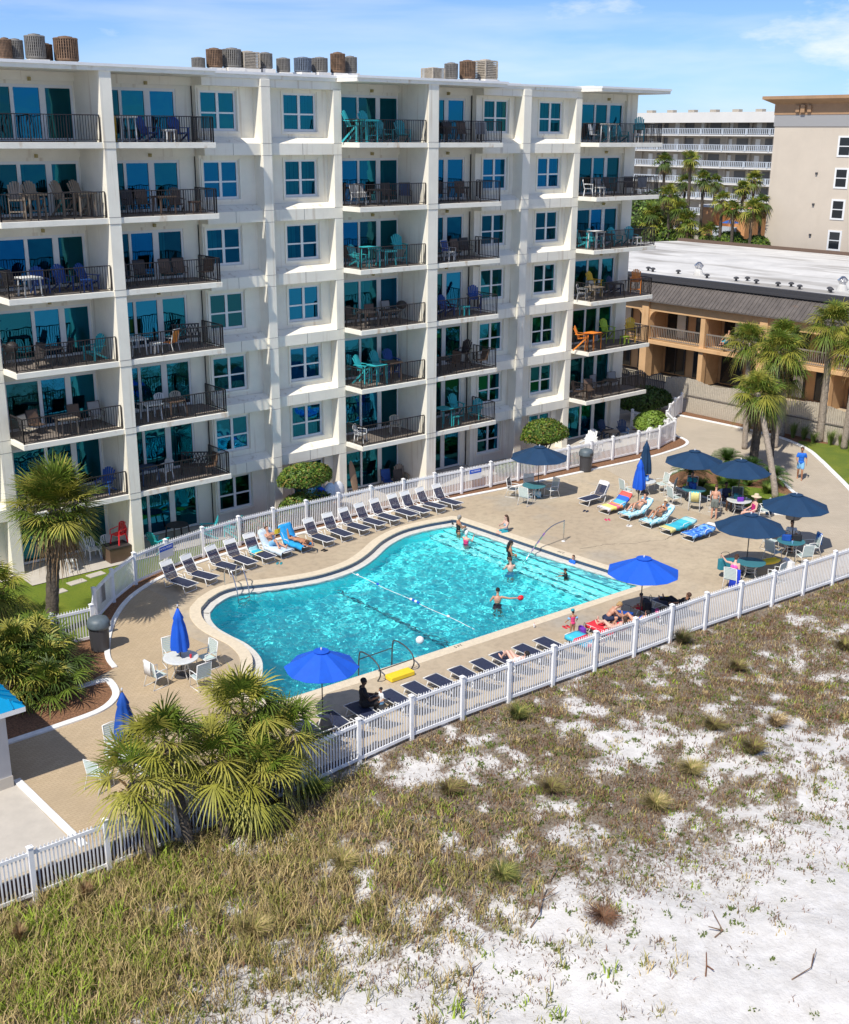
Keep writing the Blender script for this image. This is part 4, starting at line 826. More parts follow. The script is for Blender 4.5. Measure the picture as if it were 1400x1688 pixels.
# bins
def bin_(m):
    t = thing('trash_bin', 'x', 'trash bin', (0,0,-70)); mb = MB(); mb.lathe([(.30,0),(.33,.05),(.36,.86),(.38,.90)], 20); mb.build('body', 'dark_metal', t)
    mb = MB(); mb.lathe([(.40,.90),(.41,.98),(.40,1.12),(.34,1.24),(.18,1.30),(.02,1.31)], 20); l = mb.build('dome_lid', m, t, smooth=True)
    mb = MB(); mb.cb((-.05,-.385,1.03), (.3,.06,.14)); mb.build('flap', 'dark_metal', l); return t
BD = bin_(pm('bin_grey', (.10,.13,.15), .5, var=.15, vs=4))
put(BD, (47.8,42.0,0), .2, 'dark domed trash bin standing against the back fence', 'domed trash bins'); put(BD, (16.3,37.15,0), 1.2, 'dark domed trash bin at the fence corner beside the left shrubs', 'domed trash bins'); put(BD, (49.3,29.7,0), 0, 'dark domed trash bin on the island grass behind the rightmost umbrella', 'domed trash bins')
# pool fittings
def rail(name, label, cat, pts, mat='steel', r_=.024, parts=('rail',)):
    t = thing(name, label, cat, (pts[0][0][0], pts[0][0][1], 0)); T_ = Matrix.Translation((-pts[0][0][0], -pts[0][0][1], 0))
    for p in pts: mb = MB(); mb.M = T_; mb.path(cat_rom3(p), r_, 8); mb.build('rail', mat, t, smooth=True)
    return t, T_
def cat_rom3(p, n=5):
    out = []
    for i in range(len(p)-1):
        g = lambda k: np.array(p[min(max(k, 0), len(p)-1)], float); a, b, c, d = g(i-1), g(i), g(i+1), g(i+2)
        for j in range(n): t = j/n; out.append(tuple(.5*(2*b+(c-a)*t+(2*a-5*b+4*c-d)*t*t+(-a+3*b-3*c+d)*t**3)))
    return out+[tuple(p[-1])]
t, T_ = rail('pool_ladder', 'stainless pool ladder with two curved rails on the far left curve', 'ladder', [[(x,39.75,.0),(x,39.75,.55),(x,39.6,.82),(x,39.35,.85),(x,39.12,.7),(x-.02,38.75,0),(x-.02,38.65,-1.0)] for x in (23.1, 23.65)])
for z in (-.4, -.7, -.95): mb = MB(); mb.M = T_; mb.box(23.08, 23.63, 38.62, 38.72, z, z+.03); mb.build('step', 'steel', t)
t, T_ = rail('pool_handrail', 'single stainless handrail with colourful wrap descending the entry steps', 'handrail', [[(38.1,34.6,0),(38.1,34.6,.9),(38.0,34.6,1.0),(36.9,34.55,.80),(35.5,34.5,-.35),(35.4,34.5,-.8)]], 'steel', .026)
for i, c in enumerate([(.35,.05,.55),(.05,.55,.15),(.35,.05,.55),(.05,.55,.15),(.35,.05,.55)]):
    a = Vector((36.75,34.55,.70)); b = Vector((35.9,34.52,.02)); mb = MB(); mb.M = T_; mb.path([a.lerp(b, i*.2), a.lerp(b, i*.2+.15)], .036, 6); mb.build('wrap', pm(f'wrap{i % 2}', c, .6), t)
mb = MB(); mb.M = T_; mb.lathe([(.09,0),(.09,.02),(.05,.04)], 12, (38.1,34.6,.0)); mb.build('flange', 'white', t)
t, T_ = rail('step_rails', 'pair of steel grab rails at the front edge above the yellow step', 'handrail', [[(x,29.75,-.5),(x,29.7,.55),(x,29.55,.8),(x,29.0,.78),(x,28.6,.6),(x,28.5,.3),(x,28.65,.02)] for x in (22.45, 23.95)], 'dark_metal', .025)
mb = MB(); mb.M = T_; mb.path([(22.45,29.72,.45),(23.95,29.72,.45)], .018, 6); mb.path([(22.45,28.6,.42),(23.95,28.6,.42)], .018, 6); mb.build('crossbar', 'dark_metal', t)
st = MB(); st.box(-.5, .5, -.2, .2, 0, .16); o = st.build('yellow_step', 'yellow', bevel=.02); o.location = (23.25, 28.42, .02); o.rotation_euler = (0,0,R(-2)); tag(o, 'yellow step block at the front edge of the pool', 'step')
rope = thing('lane_rope', 'white rope with blue and white floats across the pool', 'rope', (28.4,33,-.2)); pts = [(0,5.2,.02)]+[(0+.03*math.sin(i), 4.8-i*.45, -.01) for i in range(18)]
mb = MB(); mb.path(pts, .012, 5); mb.build('rope', 'white', rope)
for i, y in enumerate((4.6,3.2,1.0,.85,.7,.55,-1.3)):
    mb = MB(); mb.ell((0, y, .02), (.055,.09,.055), None, 10, 6); mb.build('float', 'royal' if i % 2 else 'white', rope, smooth=True)
def ball(name, loc, r_, mat, label, cat='ball'):
    mb = MB(); mb.ell((0,0,0), (r_,r_,r_), None, 16, 10); o = mb.build(name, mat, smooth=True); o.location = loc; return tag(o, label, cat)
ball('pool_ball', (26.0,30.6,-.14), .16, 'white', 'small white ball floating near the front of the pool')
mb = MB(); mb.ell((0,0,0), (.28,.2,.06), None, 12, 6); o = mb.build('rubber_mat', 'yellow', smooth=True); o.location = (36.2,27.1,.04); o.scale = (.6,.5,.6); tag(o, 'small flat orange toy lying on the deck right of the pool', 'toy')
# depth marks on the coping
def text(s, loc, rz, size, mat, parent=None, name='lettering', rx=0, ext=.003):
    c = bpy.data.curves.new(name, 'FONT'); c.body = s; c.size = size; c.extrude = ext; c.align_x = 'CENTER'; c.align_y = 'CENTER'
    o = bpy.data.objects.new(name, c); S.collection.objects.link(o); me = bpy.data.meshes.new_from_object(o.evaluated_get(bpy.context.evaluated_depsgraph_get())); bpy.data.objects.remove(o)
    o = bpy.data.objects.new(name, me); S.collection.objects.link(o); me.materials.append(_M[mat]); o.location = loc; o.rotation_euler = (rx, 0, rz); o.parent = parent; return o
for s, x, y, a in (('8 FT',19.2,29.35,-2),('5 FT',26.5,29.0,-2),('3 FT',36.9,33.6,90)):
    text(s, (x, y, .029), R(a), .20, 'dark_metal', pool, 'depth_marking')
# fence notices
for x, y, l, d in ((40.3,43.02,'NO DIVING','blue and white notice hanging on the back fence right of the last lounger'),(22.0,42.62,'POOL RULES','blue notice board on the back fence above the first lounger')):
    t = thing('fence_notice', d, 'sign', (x, y, 1.0), -.06 if x > 30 else .3); mb = MB(); mb.box(-.42, .42, -.02, 0, -.32, .26); mb.build('board', 'white', t)
    mb = MB(); mb.box(-.40, .40, -.024, -.018, .02, .24); mb.build('header_panel', 'royal', t); text(l, (0, -.026, .13), 0, .12, 'white', t, rx=R(90))
mb = MB(); mb.box(-.25, .25, -.02, 0, -.35, .35); o = mb.build('fence_notice', 'ac_grey'); o.location = (17.9,40.2,.85); o.rotation_euler = (0,0,R(40)); tag(o, 'plain grey notice panel on the curving left end of the back fence', 'sign')
# coolers, bags and floats
def bag(x, y, z, c, label, s=1., cat='bag', name='beach_bag'):
    t = thing(name, label, cat, (x, y, z), rnd.uniform(0, 3)); mb = MB(); mb.prism([(-.2*s,-.11*s),(.2*s,-.11*s),(.24*s,0),(.2*s,.11*s),(-.2*s,.11*s),(-.24*s,0)], 0, [.3*s,.28*s,.32*s,.29*s,.31*s,.33*s]); mb.build('body', c, t, bevel=.02)
    mb = MB(); mb.path(cat_rom3([(-.12*s,-.11*s,.28*s),(-.1*s,-.12*s,.45*s),(.1*s,-.12*s,.45*s),(.12*s,-.11*s,.28*s)]), .012, 5); mb.build('handle', 'dark_metal', t); return t
pm('teal_bag', (.02,.20,.26), .7); pm('black_bag', (.012,.014,.02), .7); pm('purple', (.18,.04,.45), .7); pm('pinkm', (.80,.06,.25), .6)
bag(40.0,27.0,.40,'teal_bag','teal cooler bag open on the table edge by the woman reaching out',1.5,'cooler bag','cooler_bag'); bag(44.35,26.9,.745,'royal_dark','blue bag on the table under the rightmost umbrella',.9); bag(44.7,26.6,.745,'black_bag','black bag on the table under the rightmost umbrella',.9)
bag(42.9,25.8,.0,'white','white tote bag with black print on the deck beside the yellow float',1.5); bag(47.7,34.6,.745,'royal_dark','blue bag on the table in front of the sago palm',1.0); bag(47.9,32.0,.745,'teal_bag','teal bag on the table of the woman in a sun hat',.9); bag(47.7,31.7,.745,'purple','purple bag on the table of the woman in a sun hat',.7)
bag(46.8,37.0,.8,'blue_print','blue and white bag on the table of the tall folded navy umbrella',.9); bag(33.0,26.6,0,'royal_dark','dark blue bag in the shade at the right blue umbrella pole',1.4); bag(33.9,26.3,.36,'black_bag','black bag on the lounger right of the umbrella pole',1.3); bag(33.7,25.6,.4,'pinkm','pink bag by the right blue umbrella',.8)
bag(18.6,26.3,.36,'black_bag','black bag on the shaded lounger by the palm clump',1.3); bag(30.9,26.9,.0,'purple','purple bag beside the crouching woman',.9); bag(42.2,40.3,0,'aqua_print','small blue and white cooler under the table by the back fence',1.0,'cooler','cooler'); bag(49.2,31.0,0,'navy','navy bag behind the chair of the woman in a sun hat',1.3)
mb = MB(); mb.ell((0,0,.12), (.62,.24,.12), None, 16, 8); mb.cb((.1,0,.25), (.5,.06,.05)); o = mb.build('pool_float', 'yellow', smooth=True); o.location = (42.0,26.2,.38); o.rotation_euler = (0,0,-.3); tag(o, 'yellow inflatable float resting beside the table under the lower navy umbrella', 'pool float')
# ================================================================ balcony furniture
COLOR = {'teal': (.03,.42,.46), 'blue': (.005,.06,.27), 'wood': (.30,.24,.18), 'dark': (.035,.03,.03), 'brown': (.12,.075,.05), 'white': (.72,.73,.72), 'yellow': (.80,.50,.03), 'orange': (.80,.25,.03), 'lime': (.42,.60,.05), 'grey': (.30,.30,.30), 'beige': (.45,.40,.32), 'red': (.75,.02,.03), 'navy': (.02,.05,.12)}
for k, v in COLOR.items(): pm('f_'+k, v, .55, var=.08, vs=5)
def adirondack(c, tall=0):
    t = thing('adirondack_chair', 'x', 'chair', (0,0,-70)); h = .38 if tall else 0; m = 'f_'+c
    mb = MB()
    for i in range(6): mb.box(-.25+i*.095, -.17+i*.095, -.27, .27, .36+h-.012*(5-i), .385+h-.012*(5-i))
    mb.build('seat', m, t); mb = MB()
    for i in range(6): a = (i-2.5); L = .74-.035*a*a*.6; mb.bar((-.22, a*.075, .30+h), (-.52, a*.098, .30+h+L), .075, .022, (1,0,0))
    mb.bar((-.36,-.27,.58+h), (-.36,.27,.58+h), .03, .06); mb.build('back', m, t)
    for s in (-.30, .30):
        mb = MB(); mb.box(-.40, .34, s-.06, s+.06, .56+h, .585+h); mb.build('armrest', m, t)
        mb = MB(); mb.box(.20, .28, s-.02, s+.02, 0, .57+h); mb.build('leg', m, t); mb = MB(); mb.bar((.24,s,.36+h), (-.5,s,.0), .03, .08); mb.build('leg', m, t)
    if tall: mb = MB(); mb.box(.22, .27, -.3, .3, .28, .33); mb.build('footrest', m, t)
    return t
def stool_table(c, w=.42, h=.74, rnd_=False):
    t = thing('patio_table', 'x', 'table', (0,0,-70)); m = 'f_'+c; mb = MB()
    if rnd_: mb.lathe([(.02,h-.03),(w,h-.03),(w,h),(.02,h)], 20)
    else:
        for i in range(7): mb.box(-w+i*(2*w/7), -w+(i+.88)*(2*w/7), -w, w, h-.03, h)
        mb.box(-w, w, -w+.04, -w+.07, h-.08, h-.03); mb.box(-w, w, w-.07, w-.04, h-.08, h-.03)
    mb.build('table_top', m, t)
    for a in (-1, 1):
        for b in (-1, 1): mb = MB(); mb.bar((a*w*.72, b*w*.72, h-.03), (a*w*.82, b*w*.82, 0), .05, .05); mb.build('leg', m, t)
    return t
def sling_chair(c, fr='dark'):
    t = thing('patio_chair', 'x', 'chair', (0,0,-70)); mb = MB()
    for s in (-.27, .27): mb.path([(.26,s,0),(.24,s,.40),(.27,s,.62),(-.25,s,.62)], .016, 5); mb.path([(-.30,s,0),(-.20,s,.38),(-.34,s,.98)], .016, 5)
    mb.path([(-.34,-.27,.98),(-.34,.27,.98)], .016, 5); mb.build('frame', 'f_'+fr, t); mb = MB(); mb.box(-.2, .25, -.25, .25, .39, .41); mb.build('seat', 'f_'+c, t)
    mb = MB(); mb.bar((-.20,0,.41), (-.335,0,.96), .50, .02, (1,0,0)); mb.build('back', 'f_'+c, t); return t
def shell_chair(c):
    t = thing('plastic_chair', 'x', 'chair', (0,0,-70)); m = 'f_'+c; mb = MB(); mb.box(-.22, .24, -.24, .24, .40, .43); mb.build('seat', m, t); mb = MB()
    for i in range(7): a = R(-60+i*20); mb.bar((-.20-.05*math.cos(a), .24*math.sin(a), .42), (-.30-.05*math.cos(a), .27*math.sin(a), .72+.16*math.cos(a)), .05, .02, (1,0,0))
    mb.path([(-.33, .27*math.sin(R(-60+i*10)), .70+.20*math.cos(R(-60+i*10))) for i in range(13)], .022, 5); mb.build('back', m, t)
    for s in (-.26, .26): mb = MB(); mb.path([(.24,s,.42),(.22,s,.64),(-.26,s,.66)], .022, 5); mb.build('armrest', m, t)
    for a in (-1, 1):
        for b in (-1, 1): mb = MB(); mb.bar((a*.2, b*.22, .41), (a*.27, b*.26, 0), .045, .045); mb.build('leg', m, t)
    return t
def grill(c):
    t = thing('kettle_grill', 'x', 'grill', (0,0,-70)); mb = MB(); mb.ell((0,0,.8), (.28,.28,.22), None, 14, 8); mb.build('kettle', 'f_'+c, t, smooth=True)
    for i in range(3): a = R(120*i); mb = MB(); mb.path([(.15*math.cos(a),.15*math.sin(a),.65),(.3*math.cos(a),.3*math.sin(a),0)], .014, 5); mb.build('leg', 'f_'+c, t)
    return t
def bench(c):
    t = thing('garden_bench', 'x', 'bench', (0,0,-70)); mb = MB(); mb.box(-.22, .25, -.6, .6, .40, .44); mb.build('seat', 'f_'+c, t); mb = MB()
    for i in range(9): y = -.58+i*.145; mb.bar((-.24,y,.44), (-.30,min(.6,y+.145),.92), .025, .03); mb.bar((-.24,min(.6,y+.145),.44), (-.30,y,.92), .025, .03)
    mb.box(-.33, -.29, -.62, .62, .90, .95); mb.build('back', 'f_'+c, t)
    for a in (-.22, .22):
        for b in (-.57, .57): mb = MB(); mb.box(a-.025, a+.025, b-.025, b+.025, 0, .64 if a > 0 else .9); mb.build('leg', 'f_'+c, t)
    return t
KIND = {'a': (lambda c: adirondack(c), 'adirondack chair'), 'A': (lambda c: adirondack(c, 1), 'tall adirondack chair'), 't': (lambda c: stool_table(c), 'patio table'), 'T': (lambda c: stool_table(c, .40, 1.0), 'bar table'), 'r': (lambda c: stool_table(c, .5, .74, True), 'round table'), 's': (lambda c: stool_table(c, .22, .5), 'side table'), 'c': (lambda c: sling_chair(c), 'sling chair'), 'w': (lambda c: sling_chair(c, 'white'), 'sling chair with pale frame'), 'p': (lambda c: shell_chair(c), 'round backed chair'), 'g': (grill, 'kettle grill'), 'b': (bench, 'lattice bench')}
# stack (0 left .. 4 right), floor: items "kind color x y heading"
BF = {(0,5): 'A wood 18.3 45.9 250;A wood 19.2 46.3 270;T wood 18.8 45.4 0;A wood 20.4 46.2 290;T wood 20.9 45.5 0;A wood 21.2 46.4 280', (0,4): 'c dark 17.8 45.7 300;t white 18.3 45.4 0;a blue 18.9 45.8 260;a blue 20.0 46.1 270;a blue 21.0 45.9 290;s blue 20.6 45.3 0',
 (0,3): 'g dark 17.7 46.4 0;c dark 18.3 45.5 200;r dark 19.0 45.6 0;c dark 19.7 45.9 180;a teal 20.9 45.8 200', (0,2): 'c beige 17.8 45.7 300;c brown 18.4 46.3 280;t wood 19.3 45.4 0;c brown 20.1 46.2 270;c grey 21.0 46.2 265', (0,1): 'a blue 20.9 45.7 220;a blue 19.6 46.0 260',
 (1,6): 'A yellow 22.4 45.9 330;T white 22.9 45.5 0;a blue 24.1 45.8 290;s white 24.8 45.4 0;a blue 25.5 45.8 270;s wood 25.0 45.6 0', (1,5): 'c dark 22.5 45.8 300;c dark 23.3 46.3 270;t brown 24.5 45.6 0;c brown 24.0 46.4 270;a brown 25.4 46.2 250;s brown 25.9 45.5 0', (1,4): 'c dark 22.7 45.8 290;c dark 23.6 46.2 270;c brown 24.7 46.0 270;c brown 25.3 46.0 260;c brown 26.3 45.6 200', (1,3): 't white 22.8 45.7 0;c beige 22.6 46.5 270;s white 23.6 45.4 0;w orange 24.4 45.6 120;b dark 25.6 46.3 250', (1,2): 'p white 22.7 46.2 280;t white 23.3 45.7 0;p white 24.2 46.3 270;p beige 24.9 46.2 260;r brown 24.4 45.6 0', (1,1): 'r navy 23.0 45.9 0;p white 23.9 45.9 200;c dark 22.6 46.5 280;b dark 25.4 45.9 235;c brown 25.9 45.4 180',
 (2,6): 'A teal 34.7 45.8 300;A teal 35.5 45.7 270;T teal 35.1 45.3 0;a teal 36.7 46.0 270;a teal 37.8 46.0 250;c dark 36.0 46.5 270', (2,5): 'w grey 34.9 45.8 290;c grey 35.5 46.2 270;t dark 36.1 45.7 0;c dark 37.2 46.3 270;c navy 37.9 45.9 240', (2,4): 'a teal 35.1 46.1 280;T teal 35.3 45.4 0;t teal 36.5 45.7 0;A teal 37.6 46.0 250;c dark 34.8 46.5 280', (2,3): 'r dark 35.3 45.7 0;c dark 34.8 46.2 290;c brown 35.9 46.1 260;t dark 36.6 45.5 0;g dark 37.9 46.2 0;c grey 37.4 46.6 270', (2,2): 'A teal 35.3 46.0 290;T teal 35.7 45.4 0;T brown 36.8 45.6 0;A teal 36.6 46.4 270;A blue 37.4 46.4 260', (2,1): 'p white 34.8 45.7 300;p beige 37.3 46.0 240',
 (3,6): 'c brown 39.6 45.8 300;t dark 40.2 45.5 0;c dark 41.0 46.1 270;c brown 42.0 46.2 260;w grey 42.8 45.8 230', (3,5): 'c dark 39.6 46.2 290;t dark 41.3 45.8 0;c brown 41.9 46.2 250;c dark 40.6 46.3 270', (3,4): 'c brown 40.0 45.8 300;w blue 40.7 45.8 280;c brown 41.6 46.1 270;c dark 42.4 46.3 260;s white 40.3 45.3 0', (3,3): 'a blue 40.9 46.1 270;s teal 41.6 45.5 0;A blue 42.7 45.9 240;c dark 39.7 45.8 290', (3,2): 'r dark 40.2 45.8 0;c brown 41.2 45.8 200;c dark 39.6 46.4 290;A dark 42.2 46.2 200;c brown 42.9 45.5 180', (3,1): 'T teal 40.3 45.6 0;A teal 41.7 46.1 260;s teal 40.9 45.4 0;a teal 42.8 45.8 210;A teal 39.6 46.3 300',
 (4,6): 'T white 52.2 45.4 0;a teal 53.1 46.0 270;a teal 54.0 46.0 260;s white 54.5 45.5 0;A teal 55.5 46.0 220;c white 51.6 45.9 290', (4,5): 'p white 51.2 45.8 310;s white 51.7 45.4 0;c grey 52.6 46.1 270;r dark 54.2 45.7 0;c dark 53.5 46.2 280;c dark 55.0 46.0 240;c grey 55.6 45.6 220', (4,4): 'a teal 51.5 46.2 290;T white 51.6 45.4 0;a teal 52.4 46.2 270;a teal 54.0 46.0 260;a teal 55.4 46.0 240;s white 55.2 45.4 0;t dark 53.0 46.0 0', (4,3): 'p grey 51.1 45.8 300;t wood 51.8 45.5 0;c beige 52.4 46.0 260;A yellow 52.9 46.5 270;r dark 54.0 45.9 0;a navy 54.6 46.4 270;A orange 55.7 45.7 220', (4,2): 'A orange 51.1 45.6 300;T orange 51.8 45.4 0;A lime 54.2 46.4 260;s lime 54.6 45.4 0;A yellow 55.6 45.8 225', (4,1): 'c brown 51.2 45.9 300;s brown 51.5 45.4 0;c brown 52.1 45.8 240;r dark 54.0 45.8 0;c grey 53.4 46.4 270;c grey 54.9 46.3 250'}
GF = {0: 'p white 20.3 46.2 270;p white 20.9 46.0 250;s white 18.9 45.3 0', 1: 'a teal 25.6 45.4 150;a teal 26.6 44.9 120;a teal 23.0 45.2 20;r dark 24.4 46.0 0', 2: 'c blue 37.0 46.3 250;a wood 38.0 46.3 250;c dark 37.5 45.8 260', 4: 'a white 50.9 44.7 200;a white 50.1 43.9 160;a white 51.8 45.2 210;s white 51.5 44.3 0;a navy 55.2 45.6 230;a navy 54.4 46.3 260;r dark 53.6 45.2 0;p white 49.8 43.6 100'}
for k, v in GF.items(): BF[(k, 0)] = v
stack = ['leftmost', 'second', 'middle', 'fourth', 'rightmost']; flo = ['ground-floor', 'second-floor', 'third-floor', 'fourth-floor', 'fifth-floor', 'sixth-floor', 'top-floor']
protos = {}
for (c, k), items in BF.items():
    its = [q.split() for q in items.split(';')]; its = sorted(its, key=lambda q: float(q[2])); cnt = {}; tot = {}
    for q in its: tot[(q[0], q[1])] = tot.get((q[0], q[1]), 0)+1
    for kd, col, x, y, hd in its:
        if (kd, col) not in protos: protos[(kd, col)] = KIND[kd][0](col)
        n_ = cnt.get((kd, col), 0); cnt[(kd, col)] = n_+1; nm = KIND[kd][1]
        pos = f', {ordn[n_]} from left' if tot[(kd, col)] > 1 else ''
        lab = f'{"weathered wooden" if col == "wood" else col} {nm} on the {flo[k]} {"patio" if k == 0 else "balcony"}, {stack[c]} stack{pos}'
        put(protos[(kd, col)], (float(x), float(y), zb(k)+.014 if k else .052), R(float(hd)), lab, 'balcony and patio furniture of the condominium')
t = thing('deck_box', 'dark wicker storage box at the corner of the left ground floor patio', 'storage box', (21.1,45.4,.05)); mb = MB(); mb.box(-.55,.45,-.4,.4,0,.62); mb.build('body', 'f_brown', t, bevel=.01); mb = MB(); mb.box(-.57,.47,-.42,.42,.62,.68); mb.build('lid', 'f_dark', t, bevel=.01)
o = put(shell_chair('red'), (21.25,45.5,.73), R(200), 'bright red plastic chair standing on the wicker storage box')
pm('surfboard', (.30,.20,.13), .5)
mb = MB(); mb.ell((0,0,.95), (.27,.04,.95), None, 16, 12); o = mb.build('paddle_board', 'surfboard', smooth=True); o.location = (34.9,46.2,.03); o.rotation_euler = (R(-12),0,.25); tag(o, 'brown board leaning by the middle ground floor glass door', 'board')
for i, (x, c, h) in enumerate([(31.9,'aqua_print',1.15),(32.4,'royal',1.0),(33.0,'pale_towel',1.1),(33.5,'white',1.1)]):
    mb = MB(); mb.ell((0,0,h/2), (.4,.18,h/2), None, 12, 8); o = mb.build('beach_float', c, smooth=True); o.location = (x-1.0,44.55,.6); tag(o, ['blue and white beach float','royal blue beach float','pale blue beach float','white beach float'][i]+' stacked behind the left topiary shrub', 'beach float')
# white toy horse on the last patio
t = thing('toy_horse', 'white plastic toy horse standing on the right ground floor patio', 'toy horse', (56.3,44.3,.05), .2); mb = MB(); mb.ell((0,0,.62), (.38,.16,.18), None, 12, 8); mb.path([(.28,0,.7),(.42,0,.95),(.45,0,1.05)], [.13,.10,.09], 8); mb.path([(.43,0,1.08),(.60,0,1.0)], [.09,.05], 8)
for a in (-.24, .24):
    for b in (-.1, .1): mb.path([(a,b,.6),(a*1.15,b,.3),(a*1.1,b,0)], [.07,.045,.04], 6)
mb.path([(-.36,0,.7),(-.5,0,.5)], [.05,.02], 6); mb.ell((.43,.06,1.17), (.02,.015,.05)); mb.ell((.43,-.06,1.17), (.02,.015,.05)); mb.build('body', 'white', t, smooth=True)
# ================================================================ people
pm('skin', (.55,.29,.19), .5, var=.05, vs=20); pm('skin_pale', (.66,.40,.31), .5, var=.05, vs=20); pm('skin_tan', (.42,.20,.11), .5, var=.05, vs=20); pm('skin_dark', (.10,.05,.03), .5)
for k, v in dict(h_brown=(.07,.035,.02), h_black=(.012,.010,.010), h_grey=(.35,.31,.28), h_blond=(.40,.25,.10), c_black=(.012,.012,.015), c_navy=(.01,.02,.06), c_blue=(.01,.14,.62), c_sky=(.20,.45,.70), c_white=(.75,.75,.74), c_pink=(.75,.05,.18), c_magenta=(.42,.01,.14), c_red=(.65,.03,.05), c_grey=(.16,.18,.16), c_teal=(.02,.30,.38), c_straw=(.62,.52,.36), c_print=(.35,.42,.50)).items(): pm(k, v, .8, var=.06, vs=15)
def V(*a): return Vector(a)
def remeshed(mb, name, m, parent, vox):
    o = mb.build(name, m, None); md = o.modifiers.new('r', 'REMESH'); md.mode = 'VOXEL'; md.voxel_size = vox; sm = o.modifiers.new('s', 'SMOOTH'); sm.iterations = 3; sm.factor = .5
    me = bpy.data.meshes.new_from_object(o.evaluated_get(bpy.context.evaluated_depsgraph_get())); o.modifiers.clear(); old = o.data; o.data = me; me.name = name; bpy.data.meshes.remove(old)
    me.polygons.foreach_set('use_smooth', [True]*len(me.polygons)); o.parent = parent; return o
def limb(mb, pts, rr):
    mb.path(cat_rom3(pts, 4) if len(pts) > 2 and False else pts, rr, 10)
    for p, r_ in zip(pts, rr): mb.ell(p, (r_, r_, r_), None, 10, 7)
def frame_of(up, fwd):
    u = up.normalized(); l = u.cross(fwd).normalized(); f = l.cross(u); return Matrix((f, l, u)).transposed()   # columns: forward, left, up
def hand(mb, wr, d, pn):   # palm, four uneven fingers and a thumb from the palm's side
    d = d.normalized(); sd = d.cross(pn).normalized(); n_ = sd.cross(d); M = Matrix((d, sd, n_)).transposed()
    mb.ell(wr+d*.045, (.05, .040, .016), M, 10, 6)
    for i, L in enumerate((.062, .072, .067, .052)):
        b = wr+d*.08+sd*(-.030+.020*i); sp = sd*(-.006+.004*i); mb.path([b, b+d*L*.5+sp-n_*.008, b+d*L*.9+sp*2-n_*.026], [.0115, .0105, .0085], 6)
    b = wr+d*.03-sd*.036; mb.path([b, b-sd*.026+d*.028, b-sd*.030+d*.058-n_*.008], [.0135, .012, .009], 6)
def person(label, loc, rz, P, skin='skin', hair='h_brown', style='short', cloth=(), sc=1., hat=None, group=None):
    root = thing('person', label, 'person', loc, rz, group); root.scale = (sc,)*3
    pel, neck = V(*P['pel']), V(*P['neck']); up = (neck-pel).normalized(); fwd = V(*P.get('fwd', (1,0,0))); F = frame_of(up, fwd); f, l, u = F.col[0], F.col[1], F.col[2]
    mid = pel+(neck-pel)*.38; ch = pel+(neck-pel)*.70
    sh = [neck-u*.055+l*.165*s for s in (1, -1)]; hp = [pel+l*.085*s-u*.03 for s in (1, -1)]
    B = MB()
    def torso(mb, e=0, top=True):
        mb.ell(pel+u*.02, (.105+e, .155+e, .12+e), F, 14, 9); mb.ell(mid+u*.0, (.095+e, .130+e, .16+e), F, 14, 9); mb.ell(ch, (.110+e, .155+e, .17+e), F, 14, 9)
        if top: mb.ell(neck-u*.075, (.075+e, .165+e, .06+e), F, 14, 8)
    torso(B); hd = V(*P.get('head', tuple(neck+u*.20+f*.03))); hf = V(*P.get('look', tuple(f))); hu = (hd-neck).normalized() if P.get('hup') is None else V(*P['hup']); HF = frame_of(hu, hf)
    limb(B, [neck-u*.04, neck+(hd-neck)*.55], [.058, .052])
    hx, hy, hz2 = HF.col[0], HF.col[1], HF.col[2]
    B.ell(hd+hz2*.02, (.098, .078, .105), HF, 16, 12); B.ell(hd-hz2*.055+hx*.022, (.068, .055, .062), HF, 12, 8)      # skull and jaw
    B.path([hd+hx*.09+hz2*.015, hd+hx*.112-hz2*.022], [.011, .017], 6); B.ell(hd+hx*.088-hz2*.062, (.014, .024, .010), HF, 8, 5)
    for s in (1, -1): B.ell(hd+hy*.078*s-hz2*.005, (.018, .010, .030), HF, 8, 6)
    for i in (0, 1):
        el, wr = V(*P['arms'][i][0]), V(*P['arms'][i][1]); limb(B, [sh[i], sh[i].lerp(el, .35), el], [.054, .048, .038]); limb(B, [el, el.lerp(wr, .3), wr], [.038, .039, .026])
        hdv = V(*P['hands'][i]) if 'hands' in P else (wr-el); hand(B, wr, hdv, l*(-1 if i == 0 else 1) if abs(hdv.normalized().dot(l)) < .9 else f)
        kn, an = V(*P['legs'][i][0]), V(*P['legs'][i][1]); limb(B, [hp[i], hp[i].lerp(kn, .4), kn], [.092, .080, .054]); limb(B, [kn, kn.lerp(an, .32), an], [.053, .056, .036])
        fd = V(*P['feet'][i]) if 'feet' in P else fwd; fd.normalize(); FF = frame_of((kn-an).normalized() if abs((kn-an).normalized().dot(fd)) < .85 else V(0,0,1), fd)
        B.ell(an+FF.col[0]*.075-FF.col[2]*.045, (.115, .043, .028), FF, 12, 7); B.ell(an-FF.col[2]*.03-FF.col[0]*.02, (.045, .035, .04), FF, 10, 6)
    remeshed(B, 'body', skin, root, .0125)
    E_ = MB()
    for s in (1, -1): E_.ell(hd+hx*.088+hy*.032*s+hz2*.012, (.010, .014, .009), HF, 8, 6)
    E_.build('eyes', 'c_black', root)
    Hm = MB(); Hm.ell(hd+hz2*.048-hx*.018, (.104, .090, .092), HF, 16, 10)
    if style != 'short': Hm.ell(hd-hx*.055-hz2*.01, (.062, .078, .10), HF, 12, 8)
    if style == 'long': Hm.path([hd-hx*.075+hz2*.02, hd-hx*.10-hz2*.12, neck-f*.10-u*.08, neck-f*.125-u*.20], [.07, .07, .075, .045], 10)
    if style == 'bun': Hm.ell(hd-hx*.10+hz2*.06, (.045, .045, .045))
    remeshed(Hm, 'hair', hair, root, .016)
